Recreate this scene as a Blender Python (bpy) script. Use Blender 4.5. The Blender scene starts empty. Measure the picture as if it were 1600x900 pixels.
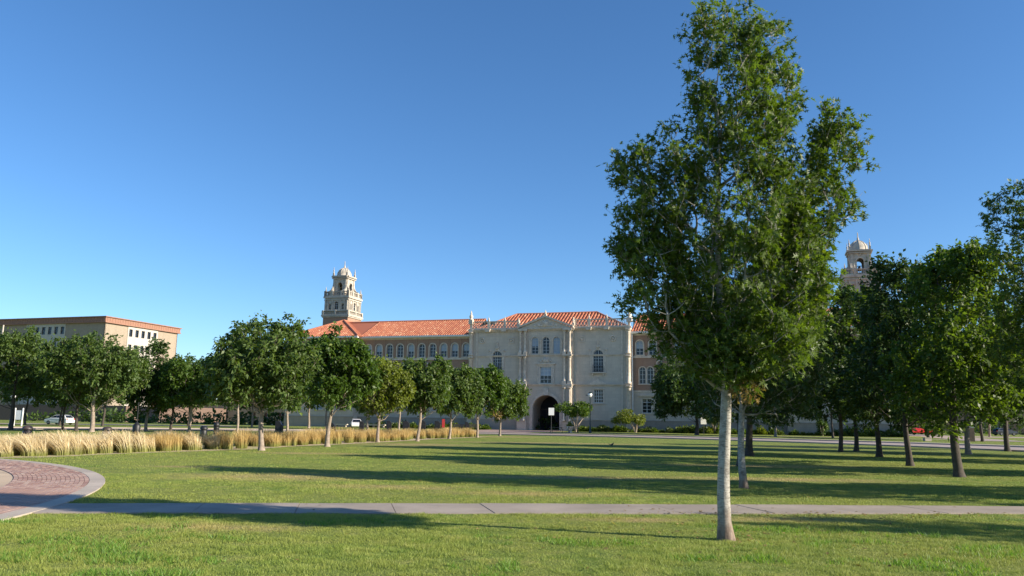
import bpy, math, random
import numpy as np
from mathutils import Vector, Matrix
from mathutils.geometry import tessellate_polygon
sin, cos, pi, rad = math.sin, math.cos, math.pi, math.radians

# ------------------------------------------------------------------ scene, camera, light
scene = bpy.context.scene
C = scene.collection
cam_d = bpy.data.cameras.new('camera')
cam_d.sensor_width = 36; cam_d.lens = 36*1240/1600
cam_d.clip_start = .1; cam_d.clip_end = 3000
cam = bpy.data.objects.new('camera', cam_d); C.objects.link(cam)
pitch, roll = rad(9.45), rad(-.82)
fw = Vector((0, cos(pitch), sin(pitch))); rt = Vector((1, 0, 0)); up = rt.cross(fw)
r2 = rt*cos(roll) - up*sin(roll); u2 = up*cos(roll) + rt*sin(roll)
m3 = Matrix((r2, u2, -fw)).transposed().to_4x4(); m3.translation = (0, 0, 1.65)
cam.matrix_world = m3
scene.camera = cam

SUN_AZ = rad(17.0)      # sun stands to the right and a little behind the camera
SUN_EL = rad(23)
sun_vec = Vector((cos(SUN_AZ)*cos(SUN_EL), -sin(SUN_AZ)*cos(SUN_EL), sin(SUN_EL)))
world = bpy.data.worlds.new('World'); scene.world = world; world.use_nodes = True
wn = world.node_tree; wn.nodes.clear()
sky = wn.nodes.new('ShaderNodeTexSky'); sky.sky_type = 'NISHITA'; sky.sun_disc = False
sky.sun_elevation = SUN_EL; sky.sun_rotation = rad(90) + SUN_AZ
sky.altitude = 900; sky.air_density = 1.0; sky.dust_density = .6; sky.ozone_density = 5.0
bg = wn.nodes.new('ShaderNodeBackground'); bg.inputs[1].default_value = .098
wo = wn.nodes.new('ShaderNodeOutputWorld')
hs = wn.nodes.new('ShaderNodeHueSaturation'); hs.inputs['Saturation'].default_value = 1.1
wn.links.new(sky.outputs[0], hs.inputs['Color']); wn.links.new(hs.outputs[0], bg.inputs[0]); wn.links.new(bg.outputs[0], wo.inputs[0])
sun_d = bpy.data.lights.new('sun', 'SUN'); sun_d.energy = 4.8; sun_d.angle = rad(.53); sun_d.color = (1, .90, .74)
sun = bpy.data.objects.new('sun', sun_d); C.objects.link(sun)
sun.rotation_euler = sun_vec.to_track_quat('Z', 'Y').to_euler()
scene.view_settings.view_transform = 'Standard'; scene.view_settings.look = 'None'
scene.view_settings.exposure = 0.97; scene.view_settings.gamma = 1

# ------------------------------------------------------------------ materials
def new_mat(name):
    m = bpy.data.materials.new(name); m.use_nodes = True
    n = m.node_tree; n.nodes.clear()
    o = n.nodes.new('ShaderNodeOutputMaterial'); b = n.nodes.new('ShaderNodeBsdfPrincipled')
    n.links.new(b.outputs[0], o.inputs[0])
    return m, n, b, o
def noise(n, scale, detail=3, vec=None, rough=.55, dims='3D'):
    t = n.nodes.new('ShaderNodeTexNoise'); t.inputs['Scale'].default_value = scale
    t.inputs['Detail'].default_value = detail; t.inputs['Roughness'].default_value = rough
    if vec is not None: n.links.new(vec, t.inputs['Vector'])
    return t.outputs[0]
def ramp(n, fac, stops):
    r = n.nodes.new('ShaderNodeValToRGB')
    while len(r.color_ramp.elements) < len(stops): r.color_ramp.elements.new(.5)
    for e, (p, c) in zip(r.color_ramp.elements, stops):
        e.position = p; e.color = (*c, 1) if len(c) == 3 else c
    n.links.new(fac, r.inputs[0]); return r.outputs[0]
def mix(n, fac, a, b, mode='MIX'):
    x = n.nodes.new('ShaderNodeMix'); x.data_type = 'RGBA'; x.blend_type = mode
    for s, v in ((x.inputs[0], fac), (x.inputs[6], a), (x.inputs[7], b)):
        if isinstance(v, (int, float)): s.default_value = v
        elif isinstance(v, tuple): s.default_value = (*v, 1)
        else: n.links.new(v, s)
    return x.outputs[2]
def mth(n, op, a, b=0., clamp=False):
    x = n.nodes.new('ShaderNodeMath'); x.operation = op; x.use_clamp = clamp
    for s, v in ((x.inputs[0], a), (x.inputs[1], b)):
        if isinstance(v, (int, float)): s.default_value = v
        else: n.links.new(v, s)
    return x.outputs[0]
def bump(n, b, h, strength=.3, dist=.02):
    x = n.nodes.new('ShaderNodeBump'); x.inputs['Strength'].default_value = strength
    x.inputs['Distance'].default_value = dist; n.links.new(h, x.inputs['Height'])
    n.links.new(x.outputs[0], b.inputs['Normal'])
def coords(n, which='Object'):
    t = n.nodes.new('ShaderNodeTexCoord'); return t.outputs[which]
def position(n):
    return n.nodes.new('ShaderNodeNewGeometry').outputs['Position']
def mapping(n, vec, scale=(1, 1, 1), rot=(0, 0, 0), loc=(0, 0, 0)):
    x = n.nodes.new('ShaderNodeMapping'); n.links.new(vec, x.inputs[0])
    x.inputs['Scale'].default_value = scale; x.inputs['Rotation'].default_value = rot; x.inputs['Location'].default_value = loc
    return x.outputs[0]
def attr(n, name='tint'):
    a = n.nodes.new('ShaderNodeAttribute'); a.attribute_name = name; return a.outputs['Fac']

def plain(name, col, rough=.6, var=.15, scale=3., metal=0., bmp=0.):
    m, n, b, o = new_mat(name)
    v = coords(n)
    f = noise(n, scale, 4, v)
    c = ramp(n, f, [(.3, tuple(x*(1-var) for x in col)), (.7, tuple(min(1, x*(1+var)) for x in col))])
    n.links.new(c, b.inputs['Base Color']); b.inputs['Roughness'].default_value = rough
    b.inputs['Metallic'].default_value = metal
    if bmp: bump(n, b, noise(n, scale*8, 3, v), bmp, .01)
    return m

def ashlar(name, col, bw=1.1, bh=.55, joint=.72, var=.12, mortar=.02):
    """dressed stone: courses of blocks with fine joints, weathering streaks"""
    m, n, b, o = new_mat(name)
    v = coords(n)
    sx = n.nodes.new('ShaderNodeSeparateXYZ'); n.links.new(v, sx.inputs[0])
    h = mth(n, 'ADD', sx.outputs[0], sx.outputs[1])
    cb = n.nodes.new('ShaderNodeCombineXYZ'); n.links.new(h, cb.inputs[0]); n.links.new(sx.outputs[2], cb.inputs[1])
    br = n.nodes.new('ShaderNodeTexBrick'); n.links.new(cb.outputs[0], br.inputs[0])
    br.inputs['Scale'].default_value = 1; br.inputs['Brick Width'].default_value = bw; br.inputs['Row Height'].default_value = bh
    br.inputs['Mortar Size'].default_value = mortar
    br.inputs['Color1'].default_value = (*[x*(1-var) for x in col], 1); br.inputs['Color2'].default_value = (*[x*(1+var) for x in col], 1)
    br.inputs['Mortar'].default_value = (*[x*joint for x in col], 1)
    streak = noise(n, 1, 5, mapping(n, v, (1.3, 1.3, .22)))
    c = mix(n, ramp(n, streak, [(.45, (0, 0, 0)), (.72, (.55,)*3)]), br.outputs[0], tuple(x*.62 for x in col))
    fine = noise(n, 7, 3, v)
    c = mix(n, .5, c, ramp(n, fine, [(.3, tuple(x*.85 for x in col)), (.7, tuple(x*1.12 for x in col))]))
    n.links.new(c, b.inputs['Base Color']); b.inputs['Roughness'].default_value = .85
    bump(n, b, br.outputs['Fac'], -.4, .02)
    return m

def leaf_mat(name, dark, light, warm=None, trans=.35, rough=.5):
    m, n, b, o = new_mat(name)
    t = attr(n)
    stops = [(0, dark), (.8, light)]
    if warm: stops.append((1, warm))
    c = ramp(n, t, stops)
    n.links.new(c, b.inputs['Base Color']); b.inputs['Roughness'].default_value = rough
    b.inputs['Specular IOR Level'].default_value = .32
    tr = n.nodes.new('ShaderNodeBsdfTranslucent')
    tc = mix(n, 1., c, (1.8, 1.9, .5), 'MULTIPLY'); n.links.new(tc, tr.inputs[0])
    mx = n.nodes.new('ShaderNodeMixShader'); mx.inputs[0].default_value = trans
    n.links.new(b.outputs[0], mx.inputs[1]); n.links.new(tr.outputs[0], mx.inputs[2]); n.links.new(mx.outputs[0], o.inputs[0])
    return m

M = {}
M['stone'] = ashlar('limestone', (.57, .485, .385))
M['stone_trim'] = plain('carved_limestone', (.58, .49, .39), .8, .2, 2.2, bmp=.3)
M['stone_dark'] = ashlar('weathered_plinth_stone', (.40, .33, .26), 1.4, .6)
M['tower_stone'] = plain('pale_tower_stone', (.43, .385, .32), .8, .22, 1.4, bmp=.3)
M['brick'] = ashlar('brown_brick', (.31, .19, .13), .42, .16, 1.25, .22, .03)
M['tan_brick'] = ashlar('tan_brick', (.31, .25, .185), .5, .2, 1.15, .2, .03)
M['concrete_panel'] = plain('pale_facing_panel', (.46, .42, .36), .8, .08, .6)
M['fascia'] = plain('clay_fascia', (.29, .15, .10), .8, .12, 2)
M['white_paint'] = plain('white_paint', (.72, .72, .70), .5, .05, 2)
M['frame_paint'] = plain('pale_window_paint', (.52, .53, .53), .5, .05, 2)
M['blind'] = plain('window_blind', (.50, .54, .58), .8, .06, 2)
M['room'] = plain('dark_room', (.018, .02, .026), .9, .2, 1)  # near-black sheets; the darkness of unlit interiors is put into the colour
M['dark_metal'] = plain('dark_metal', (.022, .022, .024), .45, .3, 6)
M['bronze'] = plain('brown_metal', (.06, .042, .035), .45, .25, 5)
M['green_metal'] = plain('dark_green_metal', (.02, .035, .03), .4, .2, 5)
M['iron'] = plain('black_iron', (.012, .012, .013), .5, .2, 5)
M['red_cloth'] = plain('red_cloth', (.45, .03, .03), .7, .1, 3)
M['wood'] = plain('weathered_bench_wood', (.22, .17, .13), .75, .25, 5)
M['tyre'] = plain('tyre_rubber', (.02, .02, .02), .85, .1, 5)
M['car_white'] = plain('white_car_paint', (.78, .78, .78), .22, .02, 1)
M['car_red'] = plain('red_car_paint', (.5, .015, .02), .22, .05, 1)
M['car_dark'] = plain('dark_car_paint', (.035, .04, .05), .22, .1, 1)
M['chrome'] = plain('bright_metal', (.6, .6, .6), .25, .05, 2, 1.)
M['lamp_glass'] = plain('lamp_glass', (.85, .85, .82), .2, .02, 2)
M['red_lens'] = plain('red_lens', (.4, .01, .01), .2, .05, 2)
M['bark_dark'] = plain('dark_bark', (.062, .05, .04), .9, .35, 9, bmp=.8)
M['bark_tan'] = plain('tan_bark', (.27, .215, .17), .9, .3, 7, bmp=.8)
M['soil'] = plain('bed_mulch', (.12, .085, .06), .95, .35, 6, bmp=.8)

def glass_mat():
    m, n, b, o = new_mat('window_glass')
    g = n.nodes.new('ShaderNodeBsdfGlossy'); g.inputs['Roughness'].default_value = .06; g.inputs[0].default_value = (.9, .93, 1, 1)
    t = n.nodes.new('ShaderNodeBsdfTransparent'); t.inputs[0].default_value = (.82, .86, .9, 1)
    f = n.nodes.new('ShaderNodeLayerWeight'); f.inputs[0].default_value = .35
    mx = n.nodes.new('ShaderNodeMixShader'); fr = mth(n, 'ADD', mth(n, 'MULTIPLY', f.outputs[0], .25), .03, True)
    n.links.new(fr, mx.inputs[0]); n.links.new(t.outputs[0], mx.inputs[1]); n.links.new(g.outputs[0], mx.inputs[2]); n.links.new(mx.outputs[0], o.inputs[0])
    return m
M['glass'] = glass_mat()
def car_glass():
    m, n, b, o = new_mat('car_glass'); b.inputs['Base Color'].default_value = (.012, .014, .018, 1); b.inputs['Roughness'].default_value = .05
    return m
M['car_glass'] = car_glass()

def roof_mat():
    m, n, b, o = new_mat('clay_roof_tile')
    t = attr(n)
    c = ramp(n, t, [(0, (.31, .09, .048)), (.35, (.42, .135, .068)), (.75, (.50, .195, .10)), (1, (.58, .35, .22))])
    g = noise(n, 2.5, 4, coords(n))
    c = mix(n, ramp(n, g, [(.5, (0, 0, 0)), (.8, (.35,)*3)]), c, (.30, .17, .11))
    n.links.new(c, b.inputs['Base Color']); b.inputs['Roughness'].default_value = .75
    return m
M['tile'] = roof_mat()

def bark_pale():
    m, n, b, o = new_mat('pale_smooth_bark')
    v = coords(n)
    sx = n.nodes.new('ShaderNodeSeparateXYZ'); n.links.new(v, sx.inputs[0])
    base = ramp(n, noise(n, 5, 5, mapping(n, v, (1, 1, 1.4))), [(.3, (.19, .175, .145)), (.55, (.36, .34, .295)), (.78, (.47, .445, .39))])
    lent = noise(n, 9, 4, mapping(n, v, (1.3, 1.3, 6)), .75)
    c = mix(n, ramp(n, lent, [(.50, (0, 0, 0)), (.60, (.8,)*3)]), base, (.13, .11, .09))
    scars = n.nodes.new('ShaderNodeTexVoronoi'); scars.inputs['Scale'].default_value = 3.2
    n.links.new(mapping(n, v, (1.4, 1.4, 1.2)), scars.inputs[0])
    c = mix(n, ramp(n, scars.outputs['Distance'], [(.10, (.8,)*3), (.20, (0, 0, 0))]), c, (.10, .08, .065))
    zz = mth(n, 'ADD', sx.outputs[2], mth(n, 'MULTIPLY', noise(n, 8, 4, v), .7))
    low = ramp(n, mth(n, 'MULTIPLY', zz, .8), [(.35, (1, 1, 1)), (.72, (0, 0, 0))])
    rough = ramp(n, noise(n, 16, 5, mapping(n, v, (1, 1, .35))), [(.35, (.085, .06, .045)), (.65, (.25, .18, .13))])
    c = mix(n, low, c, rough)
    n.links.new(c, b.inputs['Base Color']); b.inputs['Roughness'].default_value = .8
    bump(n, b, noise(n, 24, 4, mapping(n, v, (1, 1, .6))), .6, .012)
    return m
M['bark_pale'] = bark_pale()

# lawn colour is shared by the ground sheet and the blades that stand on it
DRY = [(-6.6, 22.6, 3.2, 1.7), (-3.0, 19.8, 2.2, .8), (0.6, 18.6, 2.4, .7), (4.9, 14.3, 1.6, .5), (-10.2, 26.5, 2.0, .5), (-9.5, 37.5, 3.2, 1.1),
       (2.2, 14.0, 1.4, .4), (-4.5, 12.3, 1.5, .5), (8.2, 24.5, 4, .9), (1.5, 24, 4, .8), (10, 32, 6, 1.2), (-6, 52, 4, 3), (3, 60, 9, 2.0), (-1, 80, 5, 3), (20, 60, 6, 2)]
def lawn_colour(n, gain=1., blades=False):
    p = position(n)
    sx = n.nodes.new('ShaderNodeSeparateXYZ'); n.links.new(p, sx.inputs[0])
    flat = n.nodes.new('ShaderNodeCombineXYZ'); n.links.new(sx.outputs[0], flat.inputs[0]); n.links.new(sx.outputs[1], flat.inputs[1])
    fv = flat.outputs[0]
    big = noise(n, .22, 4, fv); mid = noise(n, 1.6, 5, fv, .65); fine = noise(n, 22, 3, fv, .7)
    k = lambda c: tuple(x*gain for x in c)
    c = ramp(n, mid, [(.28, k((.095, .175, .030))), (.5, k((.21, .27, .055))), (.72, k((.37, .36, .11)))])
    c = mix(n, ramp(n, big, [(.40, (0, 0, 0)), (.60, (.75,)*3)]), c, k((.26, .275, .068)))
    dry = None
    wob = noise(n, 1.1, 4, fv)
    for (x, y, a, b_) in DRY:
        dx = mth(n, 'DIVIDE', mth(n, 'SUBTRACT', sx.outputs[0], x), a); dy = mth(n, 'DIVIDE', mth(n, 'SUBTRACT', sx.outputs[1], y), b_)
        d = mth(n, 'SQRT', mth(n, 'ADD', mth(n, 'MULTIPLY', dx, dx), mth(n, 'MULTIPLY', dy, dy)))
        s = mth(n, 'SUBTRACT', 1.25, d, True)
        dry = s if dry is None else mth(n, 'MAXIMUM', dry, s)
    df = mth(n, 'MULTIPLY', mth(n, 'MULTIPLY', dry, mth(n, 'MULTIPLY', wob, 1.9)), mth(n, 'ADD', .35, mth(n, 'MULTIPLY', fine, .9)), True)
    c = mix(n, df, c, k((.46, .34, .165)))
    if not blades:
        c = mix(n, ramp(n, fine, [(.35, (.65,)*3), (.65, (0, 0, 0))]), c, k((.050, .080, .018)))
    return c, fine, mid
def lawn_mat():
    m, n, b, o = new_mat('lawn_turf')
    c, fine, mid = lawn_colour(n)
    n.links.new(c, b.inputs['Base Color']); b.inputs['Roughness'].default_value = .95; b.inputs['Specular IOR Level'].default_value = .15
    bump(n, b, fine, .9, .05)
    return m
def blade_mat():
    m, n, b, o = new_mat('grass_blade')
    c, fine, mid = lawn_colour(n, 1.18, True)
    t = attr(n)
    c = mix(n, ramp(n, t, [(0, (.0,)*3), (1, (.65,)*3)]), c, (.36, .42, .08))
    c = mix(n, ramp(n, t, [(.85, (0, 0, 0)), (1, (.7,)*3)]), c, (.56, .47, .24))
    n.links.new(c, b.inputs['Base Color']); b.inputs['Roughness'].default_value = .5; b.inputs['Specular IOR Level'].default_value = .3
    tr = n.nodes.new('ShaderNodeBsdfTranslucent'); n.links.new(c, tr.inputs[0])
    mx = n.nodes.new('ShaderNodeMixShader'); mx.inputs[0].default_value = .4
    n.links.new(b.outputs[0], mx.inputs[1]); n.links.new(tr.outputs[0], mx.inputs[2]); n.links.new(mx.outputs[0], o.inputs[0])
    return m
M['lawn'] = lawn_mat(); M['blade'] = blade_mat()

def paving_mat(name, col, var=.14):
    m, n, b, o = new_mat(name)
    p = position(n)
    c = ramp(n, noise(n, .9, 5, p), [(.3, tuple(x*(1-var) for x in col)), (.7, tuple(x*(1+var) for x in col))])
    c = mix(n, ramp(n, noise(n, 60, 2, p), [(.45, (0, 0, 0)), (.7, (.35,)*3)]), c, tuple(x*.6 for x in col))
    stain = noise(n, .35, 6, p, .7)
    c = mix(n, ramp(n, stain, [(.5, (0, 0, 0)), (.62, (.6,)*3)]), c, tuple(x*.7 for x in col))
    n.links.new(c, b.inputs['Base Color']); b.inputs['Roughness'].default_value = .85
    bump(n, b, noise(n, 90, 3, p), .35, .006)
    return m
M['concrete'] = paving_mat('path_concrete', (.325, .27, .22), .2)
M['concrete_pale'] = paving_mat('pale_kerb_concrete', (.44, .37, .30))
M['tan_paving'] = paving_mat('tan_plaza_paving', (.52, .39, .26))
M['road'] = paving_mat('street_surface', (.36, .285, .25), .1)
M['pink_paving'] = paving_mat('pink_brick_paving', (.33, .23, .20), .1)
def paver_mat():
    m, n, b, o = new_mat('clay_paver')
    oi = n.nodes.new('ShaderNodeNewGeometry').outputs['Random Per Island']
    c = ramp(n, oi, [(0, (.25, .13, .10)), (.5, (.33, .19, .145)), (.85, (.40, .26, .195)), (1, (.48, .36, .28))])
    w = noise(n, .8, 4, position(n))
    c = mix(n, ramp(n, w, [(.45, (0, 0, 0)), (.65, (.6,)*3)]), c, (.46, .33, .27))
    n.links.new(c, b.inputs['Base Color']); b.inputs['Roughness'].default_value = .8
    return m
M['paver'] = paver_mat()
M['mortar'] = plain('joint_sand', (.42, .33, .27), .9, .15, 8)

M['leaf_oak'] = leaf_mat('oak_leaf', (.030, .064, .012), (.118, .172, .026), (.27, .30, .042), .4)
M['leaf_oak_dark'] = leaf_mat('shaded_oak_leaf', (.020, .044, .012), (.062, .104, .022), (.14, .17, .03), .26)  # darker copy of oak_leaf; the shade on crowns is put into the colour
M['leaf_ash'] = leaf_mat('ash_leaf', (.032, .066, .018), (.105, .155, .034), (.22, .26, .05), .32)
M['leaf_bright'] = leaf_mat('bright_green_leaf', (.030, .066, .012), (.088, .145, .022), (.18, .22, .034), .32)
M['leaf_yellow'] = leaf_mat('yellowing_leaf', (.065, .095, .016), (.17, .20, .03), (.33, .30, .05), .32)
M['leaf_brown'] = leaf_mat('brown_dry_leaf', (.11, .065, .028), (.30, .21, .09), (.48, .38, .20), .3)
M['leaf_shrub'] = leaf_mat('shrub_leaf', (.035, .065, .018), (.095, .13, .035), (.17, .17, .06), .3)

def feather_mat():
    m, n, b, o = new_mat('feather_grass_blade')
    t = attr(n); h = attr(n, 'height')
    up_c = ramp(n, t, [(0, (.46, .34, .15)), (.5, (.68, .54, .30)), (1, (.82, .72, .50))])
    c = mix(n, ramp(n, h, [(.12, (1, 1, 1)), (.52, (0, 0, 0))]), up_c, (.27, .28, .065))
    n.links.new(c, b.inputs['Base Color']); b.inputs['Roughness'].default_value = .6
    tr = n.nodes.new('ShaderNodeBsdfTranslucent'); n.links.new(c, tr.inputs[0])
    mx = n.nodes.new('ShaderNodeMixShader'); mx.inputs[0].default_value = .35
    n.links.new(b.outputs[0], mx.inputs[1]); n.links.new(tr.outputs[0], mx.inputs[2]); n.links.new(mx.outputs[0], o.inputs[0])
    return m
M['feather'] = feather_mat()
M['feather_gold'] = M['feather'].copy(); M['feather_gold'].name = 'golden_feather_grass_blade'
for nd in M['feather_gold'].node_tree.nodes:
    if nd.type == 'VALTORGB' and len(nd.color_ramp.elements) == 3:
        for e, c in zip(nd.color_ramp.elements, ((.38, .25, .08), (.58, .41, .15), (.74, .58, .28))): e.color = (*c, 1)

# ------------------------------------------------------------------ object helpers
def tag(o, label=None, cat=None, group=None, kind=None):
    if label: o['label'] = label
    if cat: o['category'] = cat
    if group: o['group'] = group
    if kind: o['kind'] = kind
    return o
def link(name, mesh, parent=None, loc=None, rotz=0):
    o = bpy.data.objects.new(name, mesh); C.objects.link(o)
    if parent is not None: o.parent = parent
    if loc is not None: o.location = loc
    if rotz: o.rotation_euler = (0, 0, rotz)
    return o
def empty(name, loc=(0, 0, 0), rotz=0, label=None, cat=None, group=None):
    return tag(link(name, None, None, loc, rotz), label, cat, group)
def copy_tree(o, parent=None):
    c = o.copy(); C.objects.link(c)
    if parent is not None: c.parent = parent
    for ch in list(o.children): copy_tree(ch, c)
    return c
def np_mesh(name, verts, faces, mat, smooth=False, tint=None, height=None):
    """verts (N,3); faces: list of int arrays (k, nverts) of one polygon size each"""
    me = bpy.data.meshes.new(name)
    verts = np.asarray(verts, np.float32)
    faces = [np.asarray(f, np.int32) for f in faces if len(f)]
    loops = np.concatenate([f.ravel() for f in faces]); tot = np.concatenate([np.full(len(f), f.shape[1], np.int32) for f in faces])
    start = np.concatenate([[0], np.cumsum(tot)[:-1]]).astype(np.int32)
    me.vertices.add(len(verts)); me.vertices.foreach_set('co', verts.ravel())
    me.loops.add(len(loops)); me.loops.foreach_set('vertex_index', loops)
    me.polygons.add(len(tot)); me.polygons.foreach_set('loop_start', start); me.polygons.foreach_set('loop_total', tot)
    if smooth: me.polygons.foreach_set('use_smooth', np.ones(len(tot), bool))
    me.update(calc_edges=True)
    if tint is not None:
        a = me.attributes.new('tint', 'FLOAT', 'FACE'); a.data.foreach_set('value', np.asarray(tint, np.float32))
    if height is not None:
        a = me.attributes.new('height', 'FLOAT', 'POINT'); a.data.foreach_set('value', np.asarray(height, np.float32))
    me.materials.append(mat)
    return me

class MB:
    """collects solid shapes; every shape is placed through the frame T"""
    def __init__(s, T=None): s.v = []; s.f = []; s.T = T or Matrix.Identity(4); s.tint = []; s.sm = []
    def add(s, vs, fs, tint=.5, sm=False):
        k = len(s.v); s.v += [tuple(s.T @ Vector(p)) for p in vs]
        s.f += [[k+i for i in f] for f in fs]; s.tint += [tint]*len(fs); s.sm += [sm]*len(fs); return s
    def box(s, x0, x1, y0, y1, z0, z1, tint=.5):
        v = [(x0, y0, z0), (x1, y0, z0), (x1, y1, z0), (x0, y1, z0), (x0, y0, z1), (x1, y0, z1), (x1, y1, z1), (x0, y1, z1)]
        return s.add(v, [(0, 3, 2, 1), (4, 5, 6, 7), (0, 1, 5, 4), (1, 2, 6, 5), (2, 3, 7, 6), (3, 0, 4, 7)], tint)
    def lathe(s, prof, c=(0, 0, 0), n=12, axis='z', caps=True, sm=True, a0=0):
        vs = []; fs = []
        for r, z in prof:
            for i in range(n):
                a = a0+2*pi*i/n
                p = (r*cos(a), r*sin(a), z)
                if axis == 'y': p = (r*cos(a), z, r*sin(a))
                if axis == 'x': p = (z, r*cos(a), r*sin(a))
                vs.append((p[0]+c[0], p[1]+c[1], p[2]+c[2]))
        for j in range(len(prof)-1):
            for i in range(n):
                q = (j*n+i, j*n+(i+1) % n, (j+1)*n+(i+1) % n, (j+1)*n+i)
                fs.append(q if axis != 'y' else q[::-1])
        s.add(vs, fs, .5, sm)
        if caps:
            k = len(vs)
            s.add(vs[:n], [tuple(range(n))[::-1]]); s.add(vs[-n:], [tuple(range(n))])
        return s
    def prism(s, pts, y0, y1):
        """pts in (x,z), anticlockwise seen from -y; extruded from y0 (front) to y1"""
        n = len(pts); v = [(x, y0, z) for x, z in pts] + [(x, y1, z) for x, z in pts]
        f = [tuple(range(n)), tuple(range(2*n-1, n-1, -1))] + [(i, i+n, (i+1) % n+n, (i+1) % n) for i in range(n)]
        return s.add(v, f)
    def prism_z(s, pts, z0, z1):
        n = len(pts); v = [(x, y, z0) for x, y in pts] + [(x, y, z1) for x, y in pts]
        f = [tuple(range(n))[::-1], tuple(range(n, 2*n))] + [(i, (i+1) % n, (i+1) % n+n, i+n) for i in range(n)]
        return s.add(v, f)
    def tube(s, pts, r, n=6, r1=None):
        pts = [Vector(p) for p in pts]; vs = []; fs = []
        for j, p in enumerate(pts):
            d = (pts[min(j+1, len(pts)-1)]-pts[max(j-1, 0)]).normalized()
            a = d.cross(Vector((0, 0, 1)) if abs(d.z) < .9 else Vector((1, 0, 0))).normalized(); b = d.cross(a)
            rr = r if r1 is None else r+(r1-r)*j/(len(pts)-1)
            vs += [tuple(p+a*(rr*cos(2*pi*i/n))+b*(rr*sin(2*pi*i/n))) for i in range(n)]
        for j in range(len(pts)-1):
            fs += [(j*n+i, (j+1)*n+i, (j+1)*n+(i+1) % n, j*n+(i+1) % n) for i in range(n)]
        s.add(vs, fs, .5, True); s.add(vs[:n], [tuple(range(n))]); s.add(vs[-n:], [tuple(range(n))[::-1]])
        return s
    def arch_band(s, cx, z, r0, r1, y0, y1, n=14, a0=0, a1=pi):
        for i in range(n):
            a, b = a0+(a1-a0)*i/n, a0+(a1-a0)*(i+1)/n
            s.prism([(cx+r1*cos(a), z+r1*sin(a)), (cx+r1*cos(b), z+r1*sin(b)), (cx+r0*cos(b), z+r0*sin(b)), (cx+r0*cos(a), z+r0*sin(a))][::-1][::-1], y0, y1)
        return s
    def wall(s, outer, holes, depth=.35, y=0.):
        """front face with true openings and their reveals; polygons in (x,z)"""
        polys = [[Vector((x, z, 0)) for x, z in p] for p in [outer]+holes]
        flat = [p for q in polys for p in q]
        tr = tessellate_polygon(polys); fs = []
        for t in tr:
            a, b, c = [flat[i] for i in t]
            if (b-a).cross(c-a).z < 0: t = (t[0], t[2], t[1])
            fs.append(tuple(t))
        s.add([(p.x, y, p.y) for p in flat], fs)
        for h in holes:
            n = len(h)
            s.add([(x, y, z) for x, z in h]+[(x, y+depth, z) for x, z in h], [(i, i+n, (i+1) % n+n, (i+1) % n) for i in range(n)])
        return s
    def mesh(s, name, mat, bevel=0):
        me = bpy.data.meshes.new(name); me.from_pydata(s.v, [], s.f); me.update()
        me.materials.append(mat)
        if any(s.sm): me.polygons.foreach_set('use_smooth', np.array(s.sm, bool))
        a = me.attributes.new('tint', 'FLOAT', 'FACE'); a.data.foreach_set('value', np.array(s.tint, np.float32))
        return me
    def build(s, name, mat, parent=None, loc=None, rotz=0, kind=None):
        o = link(name, s.mesh(name, mat), parent, loc, rotz)
        if kind: o['kind'] = kind
        return o
def frame(x, y, z=0, rz=0): return Matrix.Translation((x, y, z)) @ Matrix.Rotation(rz, 4, 'Z')
def rect(cx, z0, w, h): return [(cx-w/2, z0), (cx+w/2, z0), (cx+w/2, z0+h), (cx-w/2, z0+h)]
def arched(cx, z0, w, h, n=12):
    r = w/2; zs = z0+h-r
    return [(cx-r, z0), (cx+r, z0)] + [(cx+r*cos(pi*i/n), zs+r*sin(pi*i/n)) for i in range(n+1)]

# ------------------------------------------------------------------ ground, road, paths (the setting)
rng = np.random.default_rng(7)
g = MB(); g.add([(-900, -120, 0), (900, -120, 0), (900, 1600, 0), (-900, 1600, 0)], [(0, 1, 2, 3)])
tag(g.build('ground', M['lawn']), kind='structure')
RC = (-17., 38.)          # centre of the ring road round the lawn
def ring_strip(name, c, r0, r1, a0, a1, z, mat, h=0, n=72, parent=None, kind='structure'):
    b = MB(); vs = []; fs = []
    for i in range(n+1):
        a = rad(a0+(a1-a0)*i/n)
        for r in (r0, r1):
            vs.append((c[0]+r*cos(a), c[1]+r*sin(a), z+h))
            if h: vs.append((c[0]+r*cos(a), c[1]+r*sin(a), z))
    k = 4 if h else 2
    for i in range(n):
        p, q = i*k, (i+1)*k
        if h: fs += [(p, p+2, q+2, q), (p, q, q+1, p+1), (p+2, p+3, q+3, q+2)]
        else: fs.append((p, p+1, q+1, q))
    b.add(vs, fs)
    o = b.build(name, mat, parent)
    return tag(o, kind=kind) if kind else o
ring_strip('road', RC, 55, 66.5, -40, 200, .006, M['road'])
ring_strip('kerb', RC, 54.85, 55, -40, 200, 0, M['concrete_pale'], .11)
ring_strip('kerb', RC, 66.5, 66.65, -40, 200, 0, M['concrete_pale'], .11)
ring_strip('pavement', RC, 71.5, 73.5, -40, 200, .010, M['concrete_pale'])

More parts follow.
